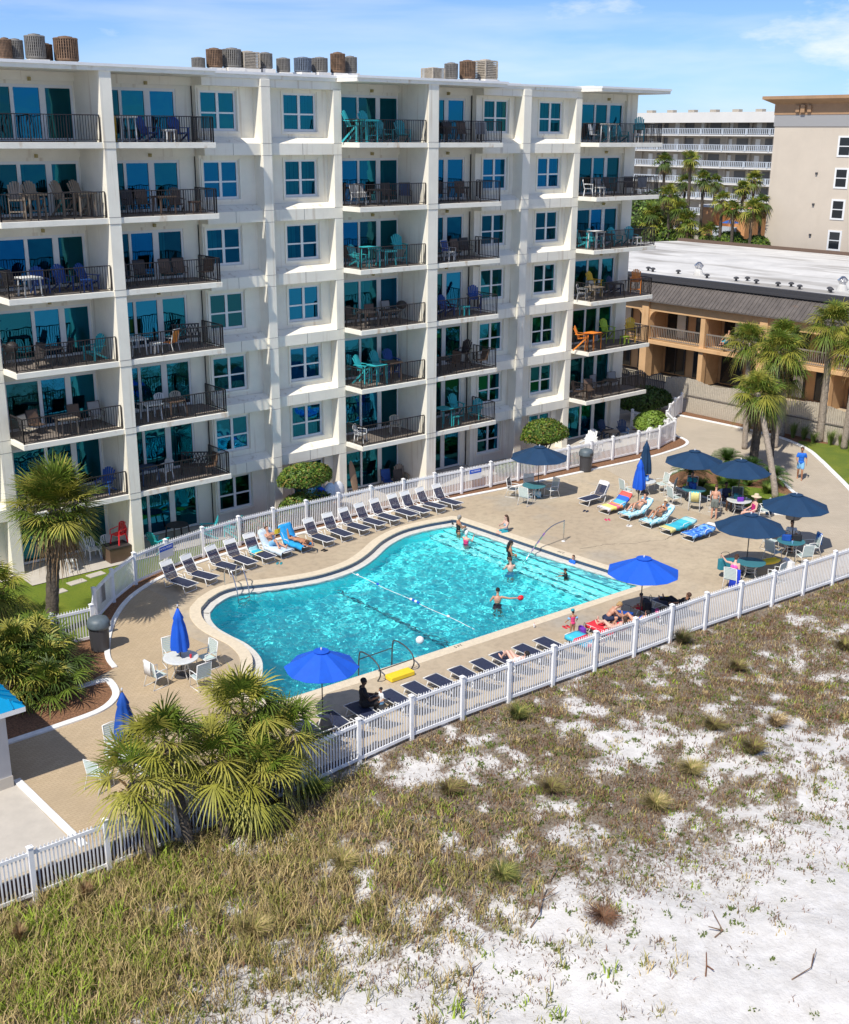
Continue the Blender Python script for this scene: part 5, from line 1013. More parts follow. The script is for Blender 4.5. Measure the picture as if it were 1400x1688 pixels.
    def sleeve(mb, i, e, q):
        el = V(*P['arms'][i][0]); limb(mb, [sh[i], sh[i].lerp(el, q)], [.054+e, .048+e])
    def leg(mb, i, e, q):
        kn = V(*P['legs'][i][0]); limb(mb, [hp[i], hp[i].lerp(kn, q)], [.092+e, .084+e])
    for kind, m in cloth:
        c = MB()
        if kind == 'shorts': c.ell(pel+u*.02, (.118, .168, .125), F, 14, 9); [leg(c, i, .016, .62) for i in (0, 1)]; nm = 'shorts'
        elif kind == 'shirt': torso(c, .018); [sleeve(c, i, .018, .55) for i in (0, 1)]; nm = 'shirt'
        elif kind == 'onepiece': c.ell(pel+u*.01, (.113,.163,.12), F, 14, 9); c.ell(mid, (.103,.138,.16), F, 14, 9); c.ell(ch-u*.02, (.120,.160,.14), F, 14, 9); [c.path([ch+u*.08+l*.08*s+f*.09, neck-u*.02+l*.085*s, ch+u*.06+l*.07*s-f*.09], .014, 6) for s in (1, -1)]; nm = 'swimsuit'
        elif kind == 'bottom': c.ell(pel-u*.0, (.112, .160, .085), F, 14, 9); nm = 'bikini_bottom'
        elif kind == 'top': [c.ell(ch+u*.02+f*.055+l*.07*s, (.065, .075, .055), F, 10, 7) for s in (1, -1)]; c.lathe([(.01,0)], 3) if False else None; c.ell(ch+u*.0, (.116, .160, .03), F, 14, 7); nm = 'bikini_top'
        elif kind == 'trousers': c.ell(pel+u*.02, (.118,.168,.125), F, 14, 9); [(leg(c, i, .016, 1.0), limb(c, [V(*P['legs'][i][0]), V(*P['legs'][i][1])], [.068, .052])) for i in (0, 1)]; nm = 'trousers'
        elif kind == 'armbands':
            for i in (0, 1): c = MB(); a = sh[i].lerp(V(*P['arms'][i][0]), .6); c.ell(a, (.10,.10,.075), F, 12, 8); remeshed(c, 'armband', m, root, .016)
            continue
        remeshed(c, nm, m, root, .016)
    if hat:
        hm, wide = hat; T_ = Matrix.Translation(hd+hz2*.055) @ HF.to_4x4(); c = MB(); c.M = T_; r_ = .23 if wide else .125
        c.lathe([(r_, -.005-(.03 if wide else 0)), (.11, .012), (.105, .06), (.085, .10), (.02, .115)], 20) if wide or True else None
        if not wide: c.box(.05, .19, -.06, .06, -.002, .012)
        c.build('hat', hm, root, smooth=False)
    return root
def stand(lean=0, arms=None, step=0, **k):
    return dict(pel=(0,0,.93), neck=(.02+lean,0,1.44-abs(lean)*.2), legs=[((.03+step,.10,.50),(-.02+step*1.0,.11,.08)), ((.03-step*.4,-.10,.50),(-.04-step*1.6,-.11,.08+step*.15))], arms=arms or [((.0,.24,1.12),(.08,.27,.86)), ((.0,-.24,1.12),(.08,-.27,.86))], **k)
def sit(h=.45, lean=.12, arms=None, kneez=.02, spread=.1, footx=.0, **k):
    return dict(pel=(0,0,h+.10), neck=(-lean,0,h+.60), legs=[((.42,spread,h+.06+kneez),(.44+footx,spread+.02,max(.08, h+.05-.42))), ((.42,-spread,h+.05+kneez),(.40+footx,-spread-.02,max(.08, h+.05-.42)))], arms=arms or [((-.02,.24,h+.30),(.22,.20,h+.20)), ((-.02,-.24,h+.30),(.22,-.20,h+.20))], **k)
def recline(th=60, knees=(0,0), arms=None, **k):   # lying on a lounger, head towards +X
    t = R(th); n_ = V(.22+.46*math.cos(t)-.08*math.sin(t), 0, .45+.46*math.sin(t)+.05*math.cos(t)); legs = []
    for s, kz in ((-1, knees[0]), (1, knees[1])):
        legs.append(((-.34+kz*.10, s*.10, .45+kz*.30), (-.74+kz*.28, s*.12, .43+.0*kz)))
    a = arms or [((.30,-.26,.62),(.02,-.28,.52)), ((.30,.26,.62),(.02,.28,.52))]
    return dict(pel=(.10,0,.46), neck=tuple(n_), fwd=(-1,0,.3), look=(-1,0,.1), hup=(.35,0,.9), head=tuple(n_+V(.06,0,.19)), legs=legs, arms=a, feet=[(-.3,0,1),(-.3,0,1)], **k)
WL = -.235
# --- in the pool
person('older swimmer with grey hair in black swimsuit standing at the top of the entry steps', (35.5,39.0,-1.05), R(-20), stand(arms=[((.10,.22,1.15),(.30,.08,1.12)),((.10,-.22,1.15),(.30,-.06,1.14))]), 'skin_tan', 'h_grey', 'bob', [('onepiece','c_black')], 1.0)
person('swimmer in a white cap facing the steps with both hands raised', (34.9,37.8,-1.35), R(10), stand(arms=[((.20,.25,1.22),(.38,.22,1.42)),((.20,-.22,1.22),(.36,-.18,1.40))]), 'skin_pale', 'c_white', 'bob', [('onepiece','c_pink')], .97)
person('woman with long black hair in dark swimsuit standing in the pool', (34.9,34.9,-1.13), R(-35), stand(arms=[((.08,.22,1.15),(.24,.10,1.08)),((.08,-.22,1.15),(.24,-.08,1.06))]), 'skin_tan', 'h_black', 'long', [('onepiece','c_black')], 1.02)
person('bare backed man waist deep in front of the black haired woman', (34.0,33.9,-1.42), R(60), stand(arms=[((.18,.30,1.12),(.36,.24,1.10)),((.18,-.30,1.12),(.36,-.24,1.10))]), 'skin_pale', 'h_brown', 'short', [('shorts','c_sky')], 1.0)
person('dark haired man in the pool stretching one arm to hold a red ball', (31.0,31.6,-1.42), R(48), stand(arms=[((.05,.28,1.20),(.22,.26,1.08)),((.04,-.48,1.32),(.08,-.74,1.33))], hands=[(1,0,-.3),(.1,-1,0)]), 'skin', 'h_black', 'short', [('shorts','c_navy')], 1.02)
ball('toy_football', (31.75,31.02,-.05), .11, 'f_red', 'red ball held out by the man in the pool').scale = (1.3,1,1)
person('child with goggles in a royal blue rash shirt sitting on the pool steps', (36.6,32.7,-.62), R(175), sit(h=.20, arms=[((.05,.30,.42),(.18,.34,.22)),((.05,-.30,.42),(.18,-.34,.22))]), 'skin', 'h_brown', 'short', [('shirt','c_blue'),('shorts','c_blue')], .72)
person('small dark haired child swimming near the steps with only head and shoulders out', (35.4,31.9,-1.18), R(120), stand(arms=[((.25,.25,1.35),(.45,.30,1.30)),((.25,-.25,1.35),(.45,-.30,1.30))]), 'skin_tan', 'h_black', 'short', [('shirt','c_black')], .72)
person('long haired girl in patterned swimsuit sitting on the pool edge', (37.0,37.3,-.06), R(165), sit(h=.02, lean=.02, arms=[((.10,.22,.40),(.26,.08,.32)),((.08,-.22,.42),(.24,-.12,.42))], look=(1,0,-.5)), 'skin_pale', 'h_brown', 'long', [('onepiece','c_print'),('shorts','c_teal')], .95)
# --- back row
person('sunbather reading a yellow book on a pale towel by the back fence', (26.85,41.75,0), dirl, recline(60, (.2,.9), arms=[((.20,-.22,.78),(-.05,-.12,.98)),((.20,.22,.78),(-.05,.12,.98))]), 'skin', 'h_brown', 'short', [('shorts','c_sky')], 1.0)
t = thing('book', 'yellow covered book held up by the sunbather at the back fence', 'book', (26.95,41.55,1.08), dirl+R(90)); mb = MB(); mb.cb((-.085,0,0), (.16,.015,.22), R(12)); mb.cb((.085,0,0), (.16,.015,.22), R(-12)); mb.build('cover', 'yellow', t)
person('tanned sunbather lying face down on a blue towel with one foot raised', (27.95,41.35,0), dirl, dict(pel=(.15,0,.50), neck=(-.36,0,.52), fwd=(0,0,-1), look=(-.4,0,-1), hup=(-1,0,.2), head=(-.56,.02,.52), legs=[((.56,.10,.48),(.66,.10,.88)),((.58,-.10,.46),(.98,-.12,.52))], arms=[((-.55,.28,.50),(-.78,.12,.42)),((-.55,-.28,.50),(-.78,-.12,.42))], feet=[(0,0,1),(1,0,-.4)]), 'skin_tan', 'h_brown', 'bob', [('bottom','c_black'),('top','c_black')], 1.0)
# --- front row
person('pale sunbather with raised bent legs on a lounger by the seaward fence', (26.62,26.25,0), R(-91), recline(30, (.9,.7), arms=[((.45,-.26,.55),(.62,-.10,.62)),((.30,.26,.55),(.02,.20,.55))]), 'skin_pale', 'h_black', 'long', [('onepiece','c_white')], .98)
person('adult in black clothes sitting by the toddler at the left blue umbrella', (20.55,27.0,0), R(-20), sit(.36, .0, look=(1,0,-.4), arms=[((.16,.24,.62),(.40,.14,.62)),((.14,-.24,.62),(.40,-.12,.60))]), 'skin_dark', 'h_black', 'short', [('shirt','c_black'),('trousers','c_black')], 1.05)
person('toddler in white shirt facing the adult dressed in black', (21.1,26.75,.36), R(165), sit(.02, .0), 'skin_tan', 'h_black', 'short', [('shirt','c_white'),('shorts','c_sky')], .62)
person('small girl in pink swimsuit with armbands and visor standing by the front row', (30.35,26.9,0), R(70), stand(arms=[((.02,.30,1.15),(.16,.34,1.0)),((.02,-.30,1.15),(.16,-.34,1.0))]), 'skin_tan', 'h_black', 'bob', [('onepiece','c_pink'),('armbands','c_sky')], .64, hat=('c_teal', False))
person('bare backed person crouching over bags by the right blue umbrella', (31.75,26.5,.28), R(-35), dict(pel=(0,0,.28), neck=(.34,0,.66), head=(.50,0,.78), look=(1,0,-.7), legs=[((.40,.18,.36),(.18,.16,-.18)),((.38,-.18,.34),(.14,-.16,-.18))], arms=[((.46,.22,.44),(.66,.12,.30)),((.46,-.22,.44),(.68,-.12,.30))]), 'skin', 'h_blond', 'bun', [('shorts','c_navy')], 1.0)
person('person stretched on the red towel lounger, only legs in the sun', (31.45,25.95,0), R(-91), recline(38, (.6,0)), 'skin_pale', 'h_brown', 'long', [('bottom','c_red'),('top','c_red')], 1.0)
person('reclining person with brown hair at the right end of the seaward row', (35.2,25.9,0), R(-91), recline(38, (.3,.3)), 'skin_tan', 'h_brown', 'short', [('trousers','c_black'),('shirt','c_black')], 1.0)
person('woman with tied brown hair reaching an arm towards the teal cooler bag', (39.2,26.1,0), R(15), sit(.43, -.22, arms=[((.22,.36,.98),(.50,.62,1.05)),((.12,-.22,.66),(.34,-.16,.60))], hands=[(.6,.8,.2),(1,0,0)]), 'skin_pale', 'h_brown', 'bun', [('onepiece','pink_print'),('shorts','pink_print')], 1.05)
mb = MB(); mb.add([(x, y, z) for x, z in ((-.30,.95),(-.29,.5),(-.36,.1)) for y in (-.22,0,.22)], [(i*3+j, i*3+j+1, (i+1)*3+j+1, (i+1)*3+j) for i in (0, 1) for j in (0, 1)]); o = mb.build('beach_towel', 'royal_cloth', smooth=True); o.modifiers.new('t', 'SOLIDIFY').thickness = .015; o.location = (39.35,25.95,0); o.rotation_euler = (0,0,R(15)); tag(o, 'royal blue towel behind the woman reaching for the cooler bag', 'towel')
put(CA, (39.2,26.1,0), R(15), 'white chair under the woman reaching for the cooler bag', 'patio chairs on the deck')
# --- right deck
person('sunbather with raised knees and dark glasses on a pale aqua towel', (43.6,34.85,0), R(-2), recline(38, (1.0,.7), arms=[((.42,-.24,.70),(.30,-.10,.80)),((.32,.25,.60),(.10,.22,.62))]), 'skin', 'h_brown', 'short', [('bottom','c_black'),('top','c_sky')], 1.0)
person('sunbather in black bikini and pale cap sitting up on her lounger', (43.5,33.45,0), R(-2), recline(48, (.9,.8), arms=[((.30,-.24,.72),(.02,-.10,.74)),((.30,.24,.72),(.02,.10,.74))]), 'skin_tan', 'h_blond', 'bun', [('bottom','c_black'),('top','c_black')], 1.0, hat=('c_straw', False))
person('bare chested person in grey green shorts standing between two tables', (46.3,32.2,0), R(30), stand(lean=.12, look=(1,0,-.6), arms=[((.10,.24,1.14),(.22,.22,.90)),((.10,-.24,1.14),(.22,-.20,.90))]), 'skin', 'h_brown', 'short', [('shorts','c_grey')], .98)
person('woman in magenta swimsuit and wide straw sun hat seated at the table', (47.1,30.55,0), R(150), sit(.43, .10, spread=.14, footx=.12), 'skin_pale', 'h_blond', 'bob', [('onepiece','c_magenta')], 1.1, hat=('c_straw', True))
put(CB, (47.1,30.55,0), R(150), 'low beach chair under the woman in magenta', 'patio chairs on the deck')
person('dark clothed person seated in the umbrella shade behind the table', (48.2,32.9,0), R(-120), sit(.43, .05), 'skin_dark', 'h_black', 'short', [('shirt','c_navy'),('shorts','c_navy')], 1.0)
person('walker in a bright blue shirt and pale shorts on the brick path', (55.7,33.4,0), R(-150), stand(step=.12, arms=[((-.08,.25,1.14),(.10,.27,.92)),((.10,-.25,1.14),(.26,-.16,1.02))]), 'skin_tan', 'h_brown', 'short', [('shirt','c_blue'),('shorts','c_sky')], 1.05)
person('motel guest leaning back on the upper motel gallery', (71.9,50.3,3.45), R(180), sit(.1, .3), 'skin', 'h_brown', 'short', [('shorts','c_teal')], 1.0)
mb = MB(); mb.box(-.02,.02,-.45,.45,-.9,0); o = mb.build('beach_towel', 'c_pink'); o.location = (71.86,37.6,4.05); tag(o, 'pink towel hanging over the motel gallery rail', 'towel')

person('person in a white shirt seated in the shade at the rightmost navy umbrella', (45.35,27.3,0), R(-150), sit(.43, .05), 'skin_tan', 'h_brown', 'short', [('shirt','c_white'),('shorts','c_navy')], 1.0)
person('person in a teal top seated behind the sago table in the shade', (48.45,35.2,0), R(-145), sit(.43, .08), 'skin', 'h_brown', 'bob', [('shirt','c_teal'),('shorts','c_black')], .98)
person('child in red shorts sitting sideways on the lounger right of the umbrella pole', (33.9,26.5,.33), R(120), sit(.02, -.05, look=(1,0,-.4)), 'skin_tan', 'h_black', 'short', [('shorts','c_red')], .72)
person('woman in a blue one piece lying on the shaded lounger behind the umbrella pole', (32.6,25.8,0), R(-91), recline(38, (.8,.2)), 'skin', 'h_black', 'bob', [('onepiece','c_blue')], .98)
# small things left lying about the deck
def shoes(x, y, a, c, label):
    t = thing('flip_flops', label, 'flip flops', (x, y, 0), a, 'shoes left on the deck')
    for s_ in (-.08, .08):
        mb = MB(); mb.prism([(-.13,s_-.035),(-.06,s_-.05),(.08,s_-.052),(.14,s_-.02),(.14,s_+.02),(.08,s_+.05),(-.06,s_+.045),(-.13,s_+.03)], .003, .028); mb.build('sole', c, t)
        mb = MB(); mb.path([(-.0,s_-.045,.03),(.06,s_,.06),(0,s_+.045,.03)], .008, 5); mb.build('strap', 'c_black', t)
for x, y, a, c, l in [(42.3,37.0,.3,'c_navy','navy flip flops in front of the empty lounger of the right row'),(42.1,35.4,1.0,'c_pink','pink flip flops beside the rainbow towel lounger'),(42.2,34.1,2.,'c_white','white flip flops by the raised-knee sunbather'),(26.3,40.5,.8,'c_teal','teal flip flops by the reading sunbather'),(28.8,40.6,.2,'c_black','black flip flops by the face down sunbather'),(30.9,27.7,1.4,'c_red','red flip flops near the small girl in pink'),(21.6,27.9,.1,'c_navy','dark flip flops near the adult in black'),(46.6,31.3,.5,'c_straw','straw coloured sandals under the table of the sun hat woman')]: shoes(x, y, a, c, l)
def cup(x, y, z, c, label):
    t = thing('drink_cup', label, 'cup', (x, y, z)); mb = MB(); mb.lathe([(.03,0),(.042,.12),(.040,.122),(.02,.118)], 12); mb.build('cup', c, t); mb = MB(); mb.path([(0,0,.05),(.02,0,.19)], .005, 5); mb.build('straw', 'c_red', t)
cup(29.9,28.45,.03,'c_white','white cup with a red straw on the coping near the small girl'); cup(17.7,33.0,.745,'c_red','red cup on the white table left of the pool'); cup(48.2,31.7,.745,'c_white','white cup on the table of the sun hat woman'); cup(44.2,26.5,.745,'c_sky','pale blue cup on the rightmost table')
def hung(x, y, a, c, label):
    mb = MB(); vs = [(dx+.006*math.sin(j*3+dx*40), -.2+.4*j/6, z) for dx, z in ((.03,.55),(.015,.78),(-.01,1.02),(-.05,1.03),(-.075,.8),(-.07,.5)) for j in range(7)]
    mb.add(vs, [(i*7+j, i*7+j+1, (i+1)*7+j+1, (i+1)*7+j) for i in range(5) for j in range(6)]); o = mb.build('beach_towel', c, smooth=True); o.modifiers.new('t', 'SOLIDIFY').thickness = .012; o.location = (x-.28*math.cos(a), y-.28*math.sin(a), 0); o.rotation_euler = (0, 0, a); tag(o, label, 'towel')
hung(46.8,33.75,R(35),'turq','turquoise towel over the chair back left of the sago table'); hung(47.9,33.35,R(95),'pale_towel','pale towel over the tall chair in front of the sago table'); hung(45.45,26.25,R(150),'blue_print','blue patterned towel over the chair at the rightmost table'); hung(16.48,33.21,R(5),'c_white','white towel over the left chair at the table left of the pool')
towel('t', 'c_white', (44.0,37.7,0), R(-2), 60, 'small white towel folded on the empty lounger of the right row', L0=.3, L1=.7, w=.2)
towel('t', 'turq', (25.9,41.62,0), dirl, 60, 'small teal towel folded on the empty lounger beside the reader', L0=-.2, L1=.15, w=.22)
# ================================================================ vegetation
for k, v in dict(palm_g=(.10,.15,.016), palm_y=(.25,.245,.035), palm_c=(.32,.30,.055), palm_dead=(.27,.17,.08), palm_dk=(.05,.085,.014), sago=(.04,.10,.012), leaf_a=(.055,.115,.012), leaf_b=(.15,.22,.025), leaf_c=(.20,.15,.03), leaf_red=(.26,.10,.03), bush_g=(.15,.24,.03), tuft_g=(.16,.22,.05)).items():
    m = pm(k, v, .55, var=.25, vs=3); b = m.node_tree.nodes['Principled BSDF']; b.inputs['Specular IOR Level'].default_value = .35
R2 = np.random.RandomState(11)
def nrm(v): return v/max(1e-9, np.linalg.norm(v))
def fan_leaf(vs, fs, base, az, el, pet, blade, nseg=22, droop=.55, w=.045, spread=105):
    d = np.array([math.cos(el)*math.cos(az), math.cos(el)*math.sin(az), math.sin(el)]); s = np.array([-math.sin(az), math.cos(az), 0.]); tip = base+d*pet-np.array([0,0,.12*pet])
    o = len(vs); w0 = s*.018; vs += [base-w0, base+w0, tip+w0*.6, tip-w0*.6]; fs.append((o, o+1, o+2, o+3))
    nrm_ = np.cross(d, s)
    for i in range(nseg):
        ph = math.radians(-spread+2*spread*i/(nseg-1)+R2.uniform(-3, 3)); dr = d*math.cos(ph)+s*math.sin(ph)+nrm_*(.10*(i % 2)-.05+.12*abs(math.sin(ph))); dr = nrm(dr)
        L = blade*(.72+.28*math.cos(ph))*R2.uniform(.88, 1.06); sd = nrm(np.cross(dr, nrm_)); g = droop*R2.uniform(.7, 1.3)
        o = len(vs); P = lambda t: tip+dr*L*t-np.array([0,0,1])*g*L*t*t
        a, b_, c, e = P(.02), P(.42), P(.76), P(1.0); vs += [a-sd*w*.25, a+sd*w*.25, b_-sd*w*.55, b_+sd*w*.55, c-sd*w*.36, c+sd*w*.36, e, e+sd*.004]
        fs += [(o, o+1, o+3, o+2), (o+2, o+3, o+5, o+4), (o+4, o+5, o+7, o+6)]
def crown(root, c, n, pet, blade, mats=('palm_g','palm_y'), elr=(-45, 85), nseg=22, name='crown', droop=.55, spread=105, w=.045):
    for mi, m in enumerate(mats):
        vs, fs = [], []
        for i in range(n):
            if (i % len(mats)) != mi: continue
            el = R(elr[0]+(elr[1]-elr[0])*((i+.5)/n)**.8+R2.uniform(-17, 17)); az = i*2.39996+R2.uniform(-.3, .3)
            fan_leaf(vs, fs, np.array(c)+np.array([0,0,.05]), az, el, pet*R2.uniform(.55, 1.25), blade*R2.uniform(.8, 1.12), nseg, droop+.25*(el < 0), w, spread)
        npmesh(name, np.array(vs), np.array(fs), m, root)
def palm(label, base, top, n=34, pet=.75, blade=1.0, dead=8, r0=.20, r1=.16, trunk='trunk', name='cabbage_palm', nseg=22, group=None, mats=('palm_g','palm_y','palm_g'), elr=(-40, 85), cat='palm tree', w=.045, droop=.55):
    t = thing(name, label, cat, base, 0, group); tp = Vector(top)-Vector(base)
    if tp.length > .5:
        mb = MB(); k = 12; pts = [Vector((tp.x*(i/k)**1.2, tp.y*(i/k)**1.2, tp.z*i/k)) for i in range(k+1)]
        mb.path(cat_rom3(pts, 2), [(r0+(r1-r0)*i/(2*k))*(1+.05*((i % 2)*2-1)) for i in range(2*k+1)], 12); mb.build('trunk', trunk, t, smooth=True)
        mb = MB()
        for i in range(26):     # old leaf bases below the crown
            a = i*2.4; z = -.15-.04*i*.9; p = tp+Vector((math.cos(a)*r1, math.sin(a)*r1, z)); q = p+Vector((math.cos(a)*.22, math.sin(a)*.22, .22)); mb.bar(p, q, .07, .03)
        mb.build('leaf_bases', 'palm_dead', t)
    if dead: crown(t, tuple(tp-Vector((0,0,.2))), dead, pet*.7, blade*.8, ('palm_dead',), (-75, -40), 14, 'dead_fronds', .8)
    crown(t, tuple(tp), n, pet, blade, mats, elr, nseg, w=w, droop=droop); return t
GP = 'cabbage palms clumped over the seaward fence'
palm('tall cabbage palm on the left standing before the ground floor patio', (15.45,39.4,0), (16.0,39.3,4.95), 104, 1.05, 1.12, 20, .25, .21, mats=('palm_c','palm_g','palm_y','palm_g'), elr=(-30, 88), nseg=26, droop=.22)
palm('small cabbage palm at the left picture edge behind the tall palm', (14.0,41.6,0), (14.3,41.6,1.5), 26, .8, 1.0, 4, .2, .2, mats=('palm_g','palm_y'))
palm('small cabbage palm at the far left edge above the lawn', (11.8,40.4,0), (12.1,40.2,2.9), 26, .8, 1.0, 4, .2, .2, mats=('palm_g','palm_y'))
for i, (x, y, z, s_) in enumerate([(13.6,35.4,.45,1.0),(13.8,36.2,.6,1.05),(12.9,36.5,.9,1.0),(13.2,34.4,.3,.95),(14.1,37.3,.7,.9),(12.2,35.2,.6,1.0),(11.6,37.0,1.0,1.0)]):
    palm('dark saw palmetto in the left mulch bed, '+['front middle of the thicket','right side beside the bin','middle of the thicket','lowest at the kerb','back right below the tall palm','left near the kiosk roof','back left'][i], (x,y,0), (x,y,.1+z*1.15), 40, .85*s_, .9*s_, 2, name='saw_palmetto', cat='palmetto', group='saw palmettos in the left bed', mats=('palm_dk','palm_g','palm_c'), elr=(-25, 88), nseg=18)
for i, (bx, by, x, y, z, n, lb) in enumerate([(15.0,24.7,15.25,25.6,2.6,38,'topmost cabbage palm of the fence clump, in front of the pool coping'),(12.9,24.7,12.8,25.6,2.45,30,'upper left cabbage palm of the fence clump beside the folded blue umbrella'),(11.9,24.9,11.7,25.4,1.75,16,'leftmost low cabbage palm of the fence clump reaching over the brick paving'),(15.9,24.3,16.1,24.9,1.7,26,'right cabbage palm of the fence clump above the tree shadow'),(13.9,24.5,13.9,25.0,1.75,26,'front middle cabbage palm of the fence clump hanging to the sand'),(15.0,24.4,15.0,24.5,1.2,22,'low inner cabbage palm of the fence clump, right of the hanging one')]):
    palm(lb, (bx,by,float(hz(bx,by))), (x,y,z), int(n*1.15), .78, .98, 0, .15, .13, group=GP, droop=.36, mats=('palm_c','palm_g','palm_y','palm_g','palm_c'), elr=(-72, 85), nseg=24, w=.042)
GR = 'cabbage palms at the right end of the deck'
palm('nearest right hand cabbage palm rising behind the sago palms with a round full crown', (55.5,36.3,0), (55.6,36.2,4.15), 60, .85, .95, 12, .26, .22, trunk='trunk', group=GR, mats=('palm_g','palm_y','palm_g','palm_c'), nseg=24)
palm('tall pale cabbage palm just left behind the round crowned one', (58.9,39.2,0), (59.4,39.9,6.3), 48, .9, 1.0, 4, .17, .14, 'trunk_light', group=GR, mats=('palm_g','palm_y'))
palm('slender dark stemmed cabbage palm right of the round crowned one', (57.8,36.6,0), (58.8,37.4,6.2), 48, .9, 1.05, 2, .13, .12, group=GR, mats=('palm_g','palm_y'))
palm('cabbage palm with a drooping crown between the slender and the tallest palms', (60.6,38.2,0), (60.9,38.3,4.6), 44, .9, 1.05, 6, .17, .15, 'trunk_light', group=GR, mats=('palm_g','palm_c'))
palm('cabbage palm with thick trunk against the board fence, middle of the group', (63.5,39.7,0), (63.4,40.1,5.9), 52, .95, 1.1, 12, .24, .18, 'trunk_light', group=GR, mats=('palm_g','palm_y'))
palm('tallest cabbage palm at the right edge against the board fence', (64.0,37.3,0), (64.2,37.4,7.2), 56, 1.0, 1.15, 12, .24, .18, 'trunk_light', group=GR, mats=('palm_g','palm_y'))
palm('cabbage palm at the right picture edge behind the tallest one', (63.6,35.4,0), (63.7,35.2,6.0), 36, 1.0, 1.1, 8, .2, .17, 'trunk_light', group=GR, mats=('palm_g','palm_y'))
palm('cabbage palm with pale leaning trunk growing from the planting island', (51.6,32.2,0), (53.2,34.9,4.9), 40, .85, 1.0, 4, .17, .14, 'trunk_light', group=GR, mats=('palm_g','palm_y'))
# sagos
def sago(label, loc, n=44, L=1.05, h=.35, mats=('sago','leaf_a')):
    t = thing('sago_palm', label, 'sago palm', loc, 0, 'sago palms in the planting island'); mb = MB(); mb.path([(0,0,0),(0,0,h)], [.16,.13], 10); mb.build('trunk', 'trunk', t)
    for mi, m in enumerate(mats):
        vs, fs = [], []
        for i in range(mi, n, 2):
            el = R(5+75*(i/n)); az = i*2.4; d = np.array([math.cos(az)*math.cos(el), math.sin(az)*math.cos(el), math.sin(el)]); s = np.array([-math.sin(az), math.cos(az), 0])
            P = lambda t_: np.array([0,0,h])+d*L*t_-np.array([0,0,.45])*L*t_*t_
            for k in range(1, 19):
                t_ = k/19; p = P(t_); q = P(t_+.03); ll = .26*math.sin(math.pi*min(1, t_*.9+.12))+.03
                for sg in (1, -1):
                    e = p+s*sg*ll+d*ll*.45+np.array([0,0,.03]); o = len(vs); vs += [p, q, e, e+(q-p)*.3]; fs.append((o, o+1, o+3, o+2))
        npmesh('fronds', np.array(vs), np.array(fs), m, t)
sago('large sago palm behind the two right hand navy umbrellas', (54.3,37.2,0), L=1.3, h=.5); sago('sago palm just right of the pale leaning trunk', (53.4,33.6,0), L=1.2, h=.45); sago('sago palm between the tall trunks and the leaning trunk', (54.2,35.6,0), L=1.2, h=.4); sago('sago palm directly behind the middle navy umbrella', (49.8,36.3,0), L=1.25, h=.9); sago('low sago palm in the island shade behind the second umbrella', (50.6,34.2,0), L=1.0)
# clipped shrubs made of leaf cards around hidden limbs and a dark core
def leafy(root, c, r3, n, size, mats, name='foliage', shell=.75, flat=.0, seed=1, lump=.12):
    rs = np.random.RandomState(seed); per = n//len(mats)
    lp = rs.normal(size=(14, 3)); lp /= np.linalg.norm(lp, axis=1)[:, None]
    for m in mats:
        d = rs.normal(size=(per, 3)); d /= np.linalg.norm(d, axis=1)[:, None]; d[:, 2] = np.where(d[:, 2] < -.25, d[:, 2]*.4, d[:, 2])
        bulge = 1+lump*(np.max(d @ lp.T, axis=1)-.75)*3; r_ = (shell+(1-shell)*rs.rand(per)**.6)*bulge; p = d*r_[:, None]*np.array(r3)+np.array(c)
        a = rs.normal(size=(per, 3)); a = a-d*np.sum(a*d, 1)[:, None]*.5; a /= np.linalg.norm(a, axis=1)[:, None]; b = np.cross(a, d+rs.normal(size=(per, 3))*.5); b /= np.linalg.norm(b, axis=1)[:, None]
        s = size*rs.uniform(.6, 1.3, per)[:, None]; V4 = np.stack([p-a*s*.5, p-b*s*.28, p+a*s*.5, p+b*s*.28], 1).reshape(-1, 3); npmesh(name, V4, np.arange(per*4).reshape(-1, 4), m, root)
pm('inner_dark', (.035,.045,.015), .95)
def topiary(label, loc, r3, zc, n, cat='shrub', name='topiary_tree', mats=('leaf_a','leaf_b','leaf_a','leaf_c','leaf_a','leaf_b'), trunk=True, seed=1, group=None, size=.13):
    t = thing(name, label, cat, loc, 0, group)
    if trunk:
        mb = MB()
        for i in range(5): a = i*1.257+.3; mb.path([(0.05*math.cos(a),.05*math.sin(a),0),(.25*math.cos(a),.25*math.sin(a),zc*.5),(r3[0]*.5*math.cos(a),r3[1]*.5*math.sin(a),zc)], [.06,.045,.02], 6)
        mb.build('trunk', 'trunk', t, smooth=True)
    mb = MB(); mb.ell((0,0,zc), tuple(.72*q for q in r3), None, 14, 9); mb.build('dark_core', 'inner_dark', t); leafy(t, (0,0,zc), r3, n, size, mats, seed=seed); return t  # solid dark core, its colour stands in for shade inside the foliage
topiary('round clipped shrub tree over a low hedge in front of the middle windows', (30.7,44.75,0), (1.45,.95,.78), 2.15, 9000, seed=3)
topiary('low clipped hedge under the left round shrub tree', (30.6,44.55,0), (1.5,.6,.72), .85, 5500, 'hedge', 'low_hedge', trunk=False, seed=4)
topiary('round clipped shrub tree beside the right patio of white chairs', (47.0,44.5,0), (1.5,1.1,.85), 1.75, 9000, seed=5)
topiary('yellow green leafy bush inside the picket fence by the last patio', (57.0,44.9,0), (1.15,.9,.8), .8, 4000, 'bush', 'leafy_bush', ('bush_g','leaf_b','bush_g'), False, 6, size=.2)
topiary('low shrubs under the left windows behind the back fence', (28.6,44.7,0), (1.6,.5,.38), .30, 2600, 'bush', 'low_shrub', ('leaf_a','palm_dk','leaf_red'), False, 7)
topiary('low shrubs under the windows right of the fourth stack', (44.6,44.3,0), (1.5,.6,.42), .35, 2800, 'bush', 'low_shrub', ('palm_dk','leaf_a','leaf_b'), False, 8)
